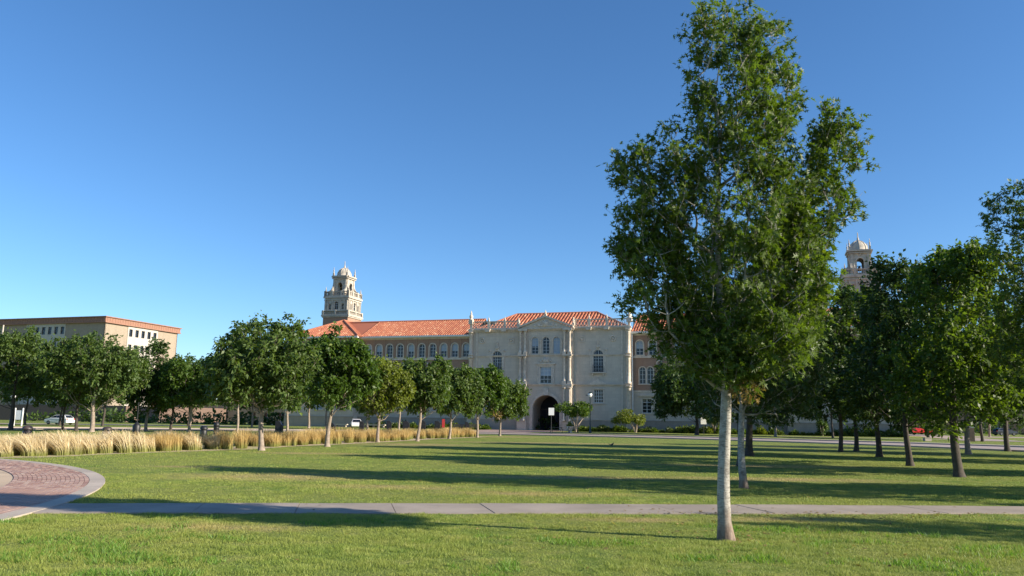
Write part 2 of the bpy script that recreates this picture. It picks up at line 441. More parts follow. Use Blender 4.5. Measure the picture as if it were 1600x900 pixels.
# the straight front path of concrete slabs
far = [(-12.6, 14.45), (-8.2, 15.05), (-2.44, 15.95), (4.2, 16.58), (10.8, 17.1), (17, 17.6)]
near = [(-12.6, 13.05), (-7.4, 13.75), (-3.2, 14.2), (3.6, 15.0), (10, 15.8), (17, 16.35)]
def lerp_line(L, x):
    for (a, b), (c, d) in zip(L[:-1], L[1:]):
        if x <= c: return b+(d-b)*(x-a)/(c-a)
    return L[-1][1]
path = link('path', None); tag(path, kind='structure')
xs = list(np.arange(-12.4, 17, 1.72)); random.seed(3)
for a, b in zip(xs[:-1], xs[1:]):
    x0, x1 = a+.006, b-.006; sk = -.22
    zt = .022+random.uniform(-.004, .005)
    p = [(x0-sk*.5, lerp_line(near, x0)), (x1-sk*.5, lerp_line(near, x1)), (x1+sk, lerp_line(far, x1)), (x0+sk, lerp_line(far, x0))]
    MB().prism_z(p, -.02, zt).build('paving_slab', M['concrete'], path)
b = MB(); b.add([(x, lerp_line(near, x)+.01, .004) for x in xs]+[(x, lerp_line(far, x)-.01, .004) for x in xs], [(i, i+1, i+1+len(xs), i+len(xs)) for i in range(len(xs)-1)])
b.build('joint_bed', M['soil'], path)

# circular plaza at the left: tan centre, ring of clay pavers, concrete edge
PC = (-29.57, 10.41)
plaza = link('plaza', None); tag(plaza, kind='structure')
ring_strip('centre_paving', PC, 0.01, 19.85, -60, 90, .010, M['tan_paving'], parent=plaza, kind=None)
ring_strip('edge_ring', PC, 21.53, 21.88, -60, 90, 0, M['concrete_pale'], .028, parent=plaza, kind=None)
ring_strip('mortar_bed', PC, 19.85, 21.53, -60, 90, .006, M['mortar'], parent=plaza, kind=None)
cells = []
for j in range(16):
    r0 = 19.86+j*.104; n = int(r0*rad(74)/.205)
    for i in range(n):
        a = rad(2)+rad(74)*(i+.5*(j % 2))/n
        rm = r0+.048; x, y = PC[0]+rm*cos(a), PC[1]+rm*sin(a)
        cells.append((math.hypot(x, y), x, y, a))
cells.sort()
bm_ = MB().box(-.047, .047, -.098, .098, 0, .022).mesh('brick', M['paver'])
visible = [c for c in cells if abs(c[1]) < c[2]*.655]
for c in visible[:300]:
    o = link('brick', bm_, plaza, (c[1], c[2], .004+random.uniform(-.003, .003)), c[3])
rest = MB()
for c in visible[300:]+[c for c in cells if not abs(c[1]) < c[2]*.655]:
    rest.T = frame(c[1], c[2], .004+random.uniform(-.003, .003), c[3]); rest.box(-.047, .047, -.098, .098, 0, .022)
rest.build('brick_courses', M['paver'], plaza, kind='stuff')

# ------------------------------------------------------------------ the hall: local frame, x along the facade, y into the building
TH = rad(17.4); P0 = (6.23, 135.)
hall = empty('hall', (P0[0], P0[1], 0), -TH, 'long limestone and brown brick hall with two domed towers and red tile roofs', 'building')
def hall_world(u, v): return (P0[0]+u*cos(TH)+v*sin(TH), P0[1]-u*sin(TH)+v*cos(TH))

win_cache = {}
def window(parent, cx, z0, w, h, kind, y=0., rz=0, ox=0., oy=0., cols=2, rows=4, blind=0, surround=.2, sill=True, frame_m='frame_paint', sur_m='stone_trim'):
    """window unit with real depth: surround proud of the wall, frame and bars in the reveal, pane and blind behind"""
    key = (round(w, 2), round(h, 2), kind, cols, rows, surround, sill, frame_m, sur_m)
    if key not in win_cache:
        shape = arched if kind == 'arch' else rect
        fb = MB(); t = .06; r = w/2; zs = h-r if kind == 'arch' else h
        fb.box(-r, -r+t, .20, .27, 0, zs).box(r-t, r, .20, .27, 0, zs).box(-r+t, r-t, .20, .27, 0, t)
        if kind == 'arch':
            fb.arch_band(0, zs, r-t, r, .20, .27, 10)
        else: fb.box(-r+t, r-t, .20, .27, h-t, h)
        bt = .028
        for i in range(1, cols):
            x = -r+w*i/cols; top = zs+math.sqrt(max(0, (r-t)**2-x*x)) if kind == 'arch' else h-t
            k = bt*1.5 if (cols % 2 == 0 and i == cols//2) else bt
            fb.box(x-k, x+k, .212, .255, t, top)
        for j in range(1, rows):
            z = zs*j/rows if kind == 'arch' else h*j/rows
            fb.box(-r+t, r-t, .218, .25, z-bt, z+bt)
        if kind == 'arch': fb.box(-r+t, r-t, .208, .262, zs-bt*1.3, zs+bt*1.3)
        pane = MB(); pts = shape(0, 0, w-.02, h-.01); pane.add([(x, .235, z) for x, z in pts], [tuple(range(len(pts)))])
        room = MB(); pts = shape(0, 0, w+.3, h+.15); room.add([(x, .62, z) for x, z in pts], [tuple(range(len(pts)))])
        bl = {}
        for q, fr in ((1, 1.), (2, .55)):
            bb = MB(); pts = shape(0, 0, w-.04, h-.02); zc = h*(1-fr)
            pts = [(x, max(z, zc)) for x, z in pts]; bb.add([(x, .30, z) for x, z in pts], [tuple(range(len(pts)))]); bl[q] = bb.mesh('blind', M['blind'])
        sm = None
        if surround:
            sb = MB(); s_ = surround
            if kind == 'arch': sb.arch_band(0, zs, r+.002, r+s_, -.09, .03, 14)
            else: sb.box(-r-s_, r+s_, -.09, .03, h+.002, h+s_)
            sb.box(-r-s_, -r-.002, -.09, .03, 0, zs).box(r+.002, r+s_, -.09, .03, 0, zs)
            if sill: sb.box(-r-s_-.1, r+s_+.1, -.16, .06, -.16, -.002)
            sm = sb.mesh('surround', M[sur_m])
        win_cache[key] = (fb.mesh('window', M[frame_m]), pane.mesh('pane', M['glass']), room.mesh('dark_room', M['room']), bl, sm)
    fm, pm, rm, bl, sm = win_cache[key]
    R = Matrix.Rotation(rz, 4, 'Z'); p = R @ Vector((cx, y, 0))
    o = link('window', fm, parent, (p.x+ox, p.y+oy, z0), rz)
    link('pane', pm, o); link('dark_room', rm, o)
    if blind: link('blind', bl[blind], o)
    if sm: link('surround', sm, o)
    return o

random.seed(11)
# ---- central pavilion, u -14.1 .. 14.1, wall plane y=0; centre bay stands .5 m proud
L0, R0_ = -14.1, 14.1; TOPZ = 17.1
bayL, bayR = -5.0, 4.55
holes_l = [arched(-9.03, 9.7, 1.7, 3.75)]
holes_r = [arched(8.70, 9.7, 1.7, 3.75), rect(8.72, 4.68, 1.55, 2.15)]
MB().wall([(L0, 0), (bayL, 0), (bayL, TOPZ), (L0, TOPZ)], holes_l, .6).build('wall', M['stone'], hall)
MB().wall([(bayR, 0), (R0_, 0), (R0_, TOPZ), (bayR, TOPZ)], holes_r, .6).build('wall', M['stone'], hall)
trio = [-2.12, -.18, 1.69]
holes_c = [arched(x, 12.85, 1.22, 2.85) for x in trio] + [rect(-.2, 7.85, 1.95, 2.8), arched(-.12, 0.02, 4.7, 5.85, 18)]
bay = MB().wall([(bayL, 0), (bayR, 0), (bayR, TOPZ), (bayL, TOPZ)], holes_c[:-1]+[holes_c[-1]], .7, -.5)
bay.box(bayL, bayL+.02, -.5, 0, 0, TOPZ).box(bayR-.02, bayR, -.5, 0, 0, TOPZ)
bay.build('wall', M['stone'], hall)
# sides and back of the pavilion
MB().box(L0, L0+.3, 0.002, 16, 0, TOPZ).box(R0_-.3, R0_, 0.002, 16, 0, TOPZ).box(L0+.3, R0_-.3, 15.7, 16, 0, TOPZ).build('wall', M['stone'], hall)
window(hall, -9.03, 9.7, 1.7, 3.75, 'arch', cols=4, rows=5, surround=.28)
window(hall, 8.70, 9.7, 1.7, 3.75, 'arch', cols=4, rows=5, surround=.28)
window(hall, 8.72, 4.68, 1.55, 2.15, 'rect', cols=4, rows=4, surround=.18, frame_m='white_paint')
for i, x in enumerate(trio): window(hall, x, 12.85, 1.22, 2.85, 'arch', y=-.5, cols=2, rows=4, surround=.14, sill=False, blind=(2, 0, 1)[i])
window(hall, -.2, 7.85, 1.95, 2.8, 'rect', y=-.5, cols=3, rows=4, surround=.3, blind=2, frame_m='white_paint')
# wrought iron balconets under the two tall windows
for x in (-9.03, 8.7):
    b = MB(); b.box(x-.95, x+.95, -.42, -.39, 10.85, 10.9).box(x-.95, x+.95, -.42, -.39, 9.72, 9.77)
    for i in range(17): b.box(x-.95+i*1.9/16-.012, x-.95+i*1.9/16+.012, -.415, -.392, 9.77, 10.85)
    b.build('balconet', M['iron'], hall)
    MB().box(x-1.35, x+1.35, -.5, -.16, 9.5, 9.7).box(x-1.0, x-.8, -.35, -.0, 9.15, 9.5).box(x+.8, x+1., -.35, -.0, 9.15, 9.5).build('balcony_slab', M['stone_trim'], hall)
    # carved crest, side scrolls above the tall windows
    c = MB().lathe([(.02, -.16), (.3, -.14), (.34, -.02), (.3, 0.03)], (x, -.03, 13.95), 10, 'y').box(x-.08, x+.08, -.2, 0, 14.15, 14.75).lathe([(.05, 0), (.12, .12), (.02, .4)], (x, -.12, 14.7), 8)
    c.build('crest', M['stone_trim'], hall)
    for s in (-1, 1):
        c = MB()
        c.prism([(x+s*1.25, 12.3), (x+s*1.65, 12.3), (x+s*1.45, 13.2), (x+s*1.25, 13.5)][::s], -.08, 0)
        c.lathe([(.02, -.14), (.17, -.12), (.19, 0.02)], (x+s*1.35, -.02, 13.5), 8, 'y')
        c.build('scroll', M['stone_trim'], hall)
    for s in (-1.23, 1.23): MB().box(x+s-.09, x+s+.09, -.1, .0, 9.7, 13.2).build('pilaster', M['stone_trim'], hall)
# pedimented hood over the small ground floor window
MB().prism([(7.05, 7.62), (10.15, 7.62), (10.0, 7.85), (8.9, 8.45), (8.72, 8.9), (8.5, 8.45), (7.2, 7.85)], -.3, 0).build('window_hood', M['stone_trim'], hall)
MB().box(7.6, 9.9, -.22, 0, 4.42, 4.5).build('sill', M['stone_trim'], hall); MB().box(7.75, 9.75, -.16, 0, 6.95, 7.1).build('lintel', M['stone_trim'], hall)
# carved strips and cartouche round the central rectangular window
b = MB().box(-1.95, 1.55, -.78, -.5, 11.02, 11.2).box(-1.7, 1.3, -.68, -.5, 10.93, 11.02).box(-1.55, 1.15, -.7, -.5, 7.66, 7.8)
b.box(-.95, .55, -.62, -.5, 11.75, 12.1).lathe([(.02, -.2), (.5, -.16), (.56, 0)], (-.2, -.5, 11.7), 12, 'y')
for s in (-1, 1): b.lathe([(.02, -.12), (.2, -.1), (.22, 0)], (-.2+s*.85, -.5, 11.6), 8, 'y').box(-.2+s*1.38-.09, -.2+s*1.38+.09, -.62, -.5, 7.8, 10.93)
b.build('cartouche', M['stone_trim'], hall)
for x in (-1.15, .75, 2.6, -3.0): MB().box(x-.13, x+.13, -.62, -.5, 12.85, 15.0).box(x-.19, x+.19, -.68, -.5, 15.0, 15.2).build('pilaster', M['stone_trim'], hall)
# archway
MB().arch_band(-.12, 3.52, 2.36, 2.85, -.62, -.44, 20).box(-2.97, -2.48, -.62, -.5, 0, 3.52).box(2.24, 2.73, -.62, -.5, 0, 3.52).build('archivolt', M['stone_trim'], hall)
MB().prism([(-.5, 5.85), (.26, 5.85), (.36, 7.0), (-.6, 7.0)], -.8, -.5).build('keystone', M['stone_trim'], hall)
for a, c in ((-5, -2.97), (2.73, 4.55)): MB().box(a, c, -.56, -.5, 3.45, 3.62).build('impost_band', M['stone_trim'], hall)
t = MB(); t.add([(x, -.5+.7, z) for x, z in arched(-.12, 0.02, 4.7, 5.85, 18)]+[(x, 5., z) for x, z in arched(-.12, 0.02, 4.7, 5.85, 18)], [(i, i+21, (i+1) % 21+21, (i+1) % 21) for i in range(21)])
t.build('passage', M['stone_dark'], hall)
d = MB().box(-2.6, -.2, 4.6, 4.7, 0.02, 3.6).box(-.05, 2.4, 4.6, 4.7, .02, 3.6).box(-2.6, 2.4, 4.65, 4.75, 3.6, 6.2)
d.build('door', M['room'], hall)
dt = MB()
for x in (-2.2, -1.3, -.5, .25, 1.1, 1.9): dt.box(x-.03, x+.03, 4.55, 4.6, .1, 3.5)
dt.box(-2.6, 2.4, 4.5, 4.6, 3.5, 3.68).build('door_frame', M['bronze'], hall)

# horizontal mouldings: plinth, two string courses, main cornice
def moulding(name, x0, x1, z, pr, th, y=0., T=None, mat='stone_trim', steps=3):
    b = MB(T)
    for i in range(steps):
        f = (i+1)/steps
        b.box(x0-pr*f*.5, x1+pr*f*.5, y-pr*f, y, z+th*i/steps+.001, z+th*(i+1)/steps)
    return b.build(name, M[mat], hall)
for (a, b_, y) in ((L0, bayL, 0), (bayR, R0_, 0)):
    moulding('string_course', a, b_, 12.38, .22, .3, y); moulding('string_course', a, b_, 7.42, .32, .32, y)
    moulding('cornice', a, b_, 16.75, .5, .5, y)
    MB().box(a, b_, y-.12, y, 0, 1.75).build('plinth', M['stone_dark'], hall)
    moulding('plinth_course', a, b_, 1.75, .2, .16, y, mat='stone_trim', steps=2)
moulding('string_course', bayL, bayR, 12.4, .25, .3, -.5); moulding('string_course', bayL, bayR, 7.42, .36, .32, -.5)
moulding('cornice', bayL, bayR, 16.75, .5, .42, -.5)
# central engaged columns and pilasters (two storeys of them, on piers)
def column(x, y, z0, z1, r, name='column'):
    h = z1-z0
    prof = [(r*1.45, 0), (r*1.45, .18), (r*1.2, .22), (r*1.25, .34), (r, .42), (r*1.03, h*.35), (r*.86, h-.55), (r*1.0, h-.5), (r*.9, h-.42), (r*1.1, h-.3), (r*1.4, h-.12), (r*1.5, h-.12), (r*1.5, h)]
    return MB().lathe(prof, (x, y, z0), 14).build(name, M['stone_trim'], hall)
for x in (-4.62, -3.78, 3.12, 4.02):
    pr = -.86
    column(x, pr, 13.1, 16.75, .2)
    column(x, pr, 8.2, 12.3, .23)
    MB().box(x-.34, x+.34, -1.2, -.5, 7.74, 8.2).build('pedestal', M['stone_trim'], hall)
    MB().box(x-.3, x+.3, -1.15, -.5, 12.7, 13.1).build('pedestal', M['stone_trim'], hall)
for x0, x1 in ((-5.0, -3.4), (2.8, 4.45)):
    MB().box(x0, x1, -1.2, -.5, 0, 1.5).box(x0+.1, x1-.1, -1.1, -.5, 1.5, 7.1).box(x0, x1, -1.2, -.5, 7.1, 7.42).build('pier', M['stone'], hall)
    MB().box(x0-.05, x1+.05, -1.3, -.5, 7.43, 7.739).box(x0, x1, -1.2, -.5, 12.41, 12.69).box(x0, x1, -1.15, -.5, 16.76, 17.15).box(x0+.1, x1-.1, -.6, -.5, 8.2, 12.4).box(x0+.1, x1-.1, -.6, -.5, 13.1, 16.75).build('entablature', M['stone_trim'], hall)
    # pier ornaments catching the side light
    for x in (x0+.35, x1-.35):
        column(x, -1.28, 1.6, 7.1, .19, 'pier_shaft')
# corner shafts and quoin strips of the pavilion
for x in (-13.85, 13.75):
    column(x, -.22, 12.75, 16.75, .34, 'corner_shaft'); column(x, -.22, 7.8, 12.35, .36, 'corner_shaft'); column(x, -.22, 1.9, 7.4, .38, 'corner_shaft')
    for a, p, c, d in ((.35, .45, 7.42, 7.8), (.35, .45, 12.36, 12.75), (.4, .5, 0, 1.9), (.4, .55, 16.76, 17.3)): MB().box(x-a, x+a, -p, 0, c, d).build('quoin', M['stone_trim'], hall)
MB().box(12.55, 12.85, -.1, 0, 1.95, 16.7).build('pilaster', M['stone_trim'], hall)
MB().box(-12.95, -12.65, -.1, 0, 1.95, 16.7).build('pilaster', M['stone_trim'], hall)
MB().tube([(14.3, .5, .1), (14.3, .5, 16.3)], .1, 8).build('downspout', M['white_paint'], hall)
# medallions
for i, x in enumerate((-11.86, -6.52, 5.9, 11.21)):
    b = MB()
    if i in (0, 3):
        b.lathe([(.30, -.05), (.36, -.13), (.48, -.13), (.54, -.05), (.55, .02)], (x, 0, 15.3), 16, 'y', False).lathe([(.02, -.12), (.2, -.08), (.24, .02)], (x, 0, 15.3), 8, 'y')
    else:
        for (a, c_, p, q) in ((-.5, .5, -.5, -.38), (-.5, .5, .38, .5), (-.5, -.38, -.38, .38), (.38, .5, -.38, .38)): b.box(x+a, x+c_, -.1, 0, 15.25+p, 15.25+q)
        b.lathe([(.02, -.12), (.22, -.08), (.26, .02)], (x, 0, 15.25), 8, 'y')
    b.build('medallion', M['stone_trim'], hall)
# pediment with raking cornice
MB().prism([(-4.9, 17.17), (4.45, 17.17), (-.25, 19.0)], -.85, -.3).build('pediment', M['stone'], hall)
b = MB()
for s, xe in ((-1, -5.1), (1, 4.65)):
    dx, dz = xe-(-.25), 17.2-19.25; L = math.hypot(dx, dz); nx, nz = -dz/L*(1 if s > 0 else -1), abs(dx)/L
    p = [(-.25, 19.0), (xe, 17.18), (xe, 17.5), (-.25, 19.38)]
    if s > 0: p = p[::-1]
    b.prism(p[::-1], -1.15, -.25)
b.build('raking_cornice', M['stone_trim'], hall)
b = MB().lathe([(.02, -.16), (.55, -.12), (.62, 0)], (-.25, -.85, 17.95), 12, 'y').box(-1.5, 1.0, -.97, -.85, 17.5, 17.75)
for s in (-1, 1): b.lathe([(.02, -.12), (.3, -.1), (.34, 0)], (-.25+s*1.1, -.85, 17.75), 8, 'y').lathe([(.02, -.1), (.2, -.08), (.24, 0)], (-.25+s*1.9, -.85, 17.6), 8, 'y')
b.build('carved_relief', M['stone_trim'], hall)

def finial(x, y, z, h, r=.2, T=None, parent=None, mat='stone_trim'):
    b = MB(T); b.box(x-r, x+r, y-r, y+r, z, z+h*.32)
    b.lathe([(r*1.2, 0), (r*1.2, .06*h), (r*.5, .1*h), (r*.95, .2*h), (r*.9, .3*h), (r*.35, .4*h), (r*.5, .45*h), (r*.12, .68*h)], (x, y, z+h*.32), 8)
    return b.build('finial', M[mat], parent or hall)
def balustrade(parent, x0, x1, z0, h, y, posts, T=None, mat='stone_trim', sp=.28, r=.075, name='balustrade'):
    b = MB(T); b.box(x0, x1, y-.14, y+.14, z0, z0+.16).box(x0, x1, y-.16, y+.16, z0+h-.16, z0+h)
    n = int((x1-x0)/sp)
    for i in range(n+1):
        x = x0+(x1-x0)*i/n
        if any(abs(x-p) < .3 for p in posts): continue
        b.lathe([(r*.6, 0), (r*1.2, (h-.32)*.3), (r*.55, (h-.32)*.7), (r*.8, h-.32)], (x, y, z0+.16), 6, caps=False)
    for p in posts: b.box(p-.2, p+.2, y-.2, y+.2, z0-.01, z0+h+.08)
    return b.build(name, M[mat], parent)
balustrade(hall, L0+.1, bayL, 17.3, 1.35, -.1, [-13.9, -10.67, -7.71, -5.2])
balustrade(hall, bayR, R0_-.1, 17.3, 1.35, -.1, [4.75, 7.2, 10.2, 13.9])
for x in (-10.67, -7.71, 7.2, 10.2):
    finial(x, -.1, 18.7, .75, .13)
    MB().prism([(x-.42, 16.75), (x+.42, 16.75), (x+.5, 17.25), (x-.5, 17.25)], -.85, -.5).build('bracket', M['stone_trim'], hall)
finial(-13.95, -.1, 18.2, 2.4, .38); finial(14.0, -.1, 18.0, 2.0, .42)
finial(-.25, -.7, 19.3, 1.0, .2); finial(-5.05, -.6, 17.5, 1.6, .22); finial(4.6, -.6, 17.5, 1.5, .22)
MB().lathe([(.9, 0), (.95, .3), (.9, .75), (.6, .9)], (-11.3, 4, 18.2), 10).box(-12.4, -10.2, 3.2, 4.8, 17.2, 18.2).build('rooftop_unit', M['iron'], hall)
MB().box(L0+.3, R0_-.3, .3, 15.6, 16.9, 17.0).build('flat_roof', M['stone_dark'], hall)

# ---- roof slopes of barrel tiles: a sheet plus rows of half round tiles, each tile its own tint
tr = np.random.default_rng(5)
def slope(parent, a, b, c, d=None, sp=.45, rr=.14, name='roof'):
    """a-b eave (left to right), c-d upper edge (right, left); d None for a triangle with apex c"""
    a, b, c = Vector(a), Vector(b), Vector(c); d = Vector(d) if d is not None else c
    e = (b-a).normalized(); n = e.cross(c-a).normalized()
    if n.z < 0: n = -n
    u_ = n.cross(e).normalized()
    if u_.z < 0: u_ = -u_
    P = [((p-a).dot(e), (p-a).dot(u_)) for p in (a, b, c, d)]
    base = MB(); base.add([tuple(a), tuple(b), tuple(c), tuple(d)] if (c-d).length > .01 else [tuple(a), tuple(b), tuple(c)], [(0, 1, 2, 3)] if (c-d).length > .01 else [(0, 1, 2)], .3)
    ro = base.build(name, M['tile'], parent)
    t = MB(); tl = .5
    L = (b-a).length; k = int(L/sp)
    for i in range(k):
        s = (i+.5)*L/k; ts = []
        for j in range(4):
            (x0, y0), (x1, y1) = P[j], P[(j+1) % 4]
            if abs(x1-x0) > 1e-6 and min(x0, x1) <= s <= max(x0, x1): ts.append(y0+(y1-y0)*(s-x0)/(x1-x0))
        if len(ts) < 2: continue
        t0, t1 = min(ts), max(ts)
        m = max(1, int((t1-t0)/tl)); row = tr.uniform(-.08, .08)
        for q in range(m):
            ta, tb = t0+(t1-t0)*q/m, t0+(t1-t0)*(q+1)/m
            vs = []
            for tt, lift in ((ta, .03), (tb, .0)):
                for an in (0, 60, 120, 180):
                    vs.append(a+e*(s-rr*cos(rad(an)))+u_*tt+n*(rr*sin(rad(an))+lift))
            tint = float(np.clip(tr.beta(2, 2.2)+row, 0, 1))
            t.add([tuple(p) for p in vs], [(0, 1, 5, 4), (1, 2, 6, 5), (2, 3, 7, 6), (0, 3, 2, 1)], tint)
    o = t.build('roof_tiles', M['tile'], ro, kind='stuff')
    return ro
def ridge(parent, p, q, r=.2):
    p, q = Vector(p), Vector(q); MB().tube([p, q], r, 8).build('ridge_tiles', M['tile'], parent)

EZ = 16.4; RZ = 20.05
# pavilion roof
px0, px1, rz_ = -8.0, 6.9, 20.85
slope(hall, (-13.8, .9, 17.2), (13.8, .9, 17.2), (px1, 8.2, rz_), (px0, 8.2, rz_), sp=.60, rr=.18)
slope(hall, (13.8, .9, 17.2), (13.8, 15.6, 17.2), (px1, 8.2, rz_))
slope(hall, (-13.8, 15.6, 17.2), (-13.8, .9, 17.2), (px0, 8.2, rz_))
slope(hall, (13.8, 15.6, 17.2), (-13.8, 15.6, 17.2), (px0, 8.2, rz_), (px1, 8.2, rz_))
ridge(hall, (px0, 8.2, rz_+.05), (px1, 8.2, rz_+.05)); ridge(hall, (-13.8, .9, 17.25), (px0, 8.2, rz_+.05)); ridge(hall, (13.8, .9, 17.25), (px1, 8.2, rz_+.05))

# ---- wings
WY = 1.2
def wing(x0, x1, sgn):
    mid = (x0+x1)/2; L = x1-x0
    holes = []; W_ = []
    near_edge = x1 if sgn < 0 else x0
    n3 = int((L-1.6)/2.13)+1
    tops = [near_edge+sgn*(1.2+i*2.13) if sgn < 0 else near_edge+1.35+i*2.13 for i in range(10)]
    tops = [x for x in tops if x0+.9 < x < x1-.9]
    for x in tops: holes.append(arched(x, 12.6, 1.2, 2.4)); W_.append((x, 12.6, 1.2, 2.4, 'arch', 2, 3, .17))
    pairs = [(near_edge+sgn*2.4)+sgn*i*4.26 for i in range(5)]
    pairs = [x for x in pairs if x0+1.4 < x < x1-1.4]
    for x in pairs:
        for s in (-.64, .64): holes.append(arched(x+s, 7.85, 1.02, 2.75)); W_.append((x+s, 7.85, 1.02, 2.75, 'arch', 2, 3, .13))
        holes.append(rect(x, 3.1, 1.5, 2.3)); W_.append((x, 3.1, 1.5, 2.3, 'rect', 2, 4, .16))
    up_h = [h for h in holes if h[0][1] > 6.6]; lo_h = [h for h in holes if h[0][1] < 6.6]
    T = frame(0, WY)
    MB(T).wall([(x0, 6.6), (x1, 6.6), (x1, EZ-.05), (x0, EZ-.05)], up_h, .6).build('wall', M['brick'], hall)
    MB(T).wall([(x0, 0), (x1, 0), (x1, 6.6), (x0, 6.6)], lo_h, .6).build('wall', M['stone'], hall)
    for (x, z, w, h, k, c, r, su) in W_:
        bl = random.choice((0, 0, 1, 2)) if z > 12 else random.choice((0, 0, 0, 1))
        window(hall, x, z, w, h, k, y=WY, cols=c, rows=r, blind=bl, surround=su, frame_m='white_paint' if z < 6 else 'frame_paint')
        if z < 6: MB(T).box(x-1.25, x+1.25, -.35, 0, 5.85, 6.05).box(x-1.1, x+1.1, -.22, 0, 5.68, 5.849).build('window_hood', M['stone_trim'], hall)
    MB(T).box(x0, x1, -.14, 0, 12.1, 12.42).box(x0, x1, -.1, 0, 6.5, 6.75).box(x0, x1, -.12, 0, 15.85, 16.15).build('string_course', M['stone_trim'], hall)
    MB(T).box(x0, x1, -.12, 0, 0, 1.75).box(x0, x1, -.2, 0, 1.751, 1.9).build('plinth', M['stone_dark'], hall)
    MB(T).box(x0, x1, -.06, 0, 6.76, 7.2).build('brick_band', M['brick'], hall)
    for a, b_ in zip(sorted(tops)[:-1], sorted(tops)[1:]): MB(T).box((a+b_)/2-.16, (a+b_)/2+.16, -.07, 0, 12.45, 15.8).build('pilaster', M['brick'], hall)
    for x in pairs[:-1]:
        xm = x+sgn*2.13
        MB(T).lathe([(.32, -.06), (.38, -.13), (.5, -.1), (.52, .0)], (xm, 0, 11.2), 14, 'y', False).build('medallion', M['stone_trim'], hall)
    MB().box(x0, x1, 15, 15.3, 0, EZ).build('wall', M['brick'], hall)
    MB().box(x0, x1, .45, 1.2, EZ-.28, EZ-.05).build('eave', M['white_paint'], hall)
    MB().box(x0, x1, .3, .46, EZ-.16, EZ+.04).build('gutter', M['white_paint'], hall)
    xa, xb = (x0-7.4, x1) if sgn < 0 else (x0, x1+7.4)      # the ridge runs on into the end block's roof
    slope(hall, (x0, .45, EZ), (x1, .45, EZ), (xb, 8.2, RZ), (xa, 8.2, RZ))
    slope(hall, (x1, 15.9, EZ), (x0, 15.9, EZ), (xa, 8.2, RZ), (xb, 8.2, RZ))
    ridge(hall, (xa, 8.2, RZ+.05), (xb, 8.2, RZ+.05))
wing(-36.1, L0, -1); wing(R0_, 38.2, 1)

def end_block(x0, x1, y0):
    """end pavilion with its own hipped roof"""
    holes = []; W_ = []; L = x1-x0
    for i in range(5):
        x = x0+L*(i+.5)/5; holes.append(arched(x, 12.6, 1.2, 2.4)); W_.append((x, 12.6, 1.2, 2.4, 'arch', .17, 3))
    for i in range(3):
        x = x0+L*(i+.5)/3
        for s in (-.64, .64): holes.append(arched(x+s, 7.85, 1.02, 2.75)); W_.append((x+s, 7.85, 1.02, 2.75, 'arch', .13, 3))
        holes.append(rect(x, 3.1, 1.5, 2.3)); W_.append((x, 3.1, 1.5, 2.3, 'rect', .16, 4))
    T = frame(0, y0)
    MB(T).wall([(x0, 6.6), (x1, 6.6), (x1, EZ-.05), (x0, EZ-.05)], [h for h in holes if h[0][1] > 6.6], .6).build('wall', M['brick'], hall)
    MB(T).wall([(x0, 0), (x1, 0), (x1, 6.6), (x0, 6.6)], [h for h in holes if h[0][1] < 6.6], .6).build('wall', M['stone'], hall)
    for (x, z, w, h, k, su, r) in W_:
        window(hall, x, z, w, h, k, y=y0, cols=2, rows=r, blind=random.choice((0, 0, 1, 2)), surround=su, frame_m='white_paint' if z < 6 else 'frame_paint')
    MB(T).box(x0, x0+.3, .002, 22, 0, EZ).box(x1-.3, x1, .002, 22, 6.6, EZ).box(x0+.3, x1-.3, 21.7, 22, 0, EZ).build('wall', M['brick'], hall)
    MB(T).box(x1-.3, x1+.004, .004, 22, 0, 6.6).build('wall', M['stone'], hall)
    MB(T).box(x0-.1, x1+.1, -.14, 0, 12.1, 12.42).box(x0-.1, x1+.1, -.1, 0, 6.5, 6.75).build('string_course', M['stone_trim'], hall)
    MB(T).box(x0-.1, x1+.1, -.12, 0, 0, 1.75).box(x0, x1, -.2, 0, 1.751, 1.9).build('plinth', M['stone_dark'], hall)
    MB(T).box(x0-.5, x1+.5, -.6, 0, EZ-.28, EZ-.05).build('eave', M['white_paint'], hall)
    MB(T).box(x0-.6, x1+.6, -.75, -.6, EZ-.16, EZ+.04).build('gutter', M['white_paint'], hall)
    a, b_, c_, d_ = (x0-.6, y0-.6, EZ), (x1+.6, y0-.6, EZ), (x1+.6, y0+22.6, EZ), (x0-.6, y0+22.6, EZ)
    xm = (x0+x1)/2; p, q = (xm, y0+7.6, RZ+.3), (xm, y0+15, RZ+.3)
    slope(hall, a, b_, p); slope(hall, b_, c_, q, p); slope(hall, d_, a, p, q); slope(hall, c_, d_, q)
    for (s, t_) in ((a, p), (b_, p), (p, q)): ridge(hall, (s[0], s[1], s[2]+.05), (t_[0], t_[1], t_[2]+.05), .24)
end_block(-50.2, -36.1, -.6)
end_block(38.2, 54.2, -.6)

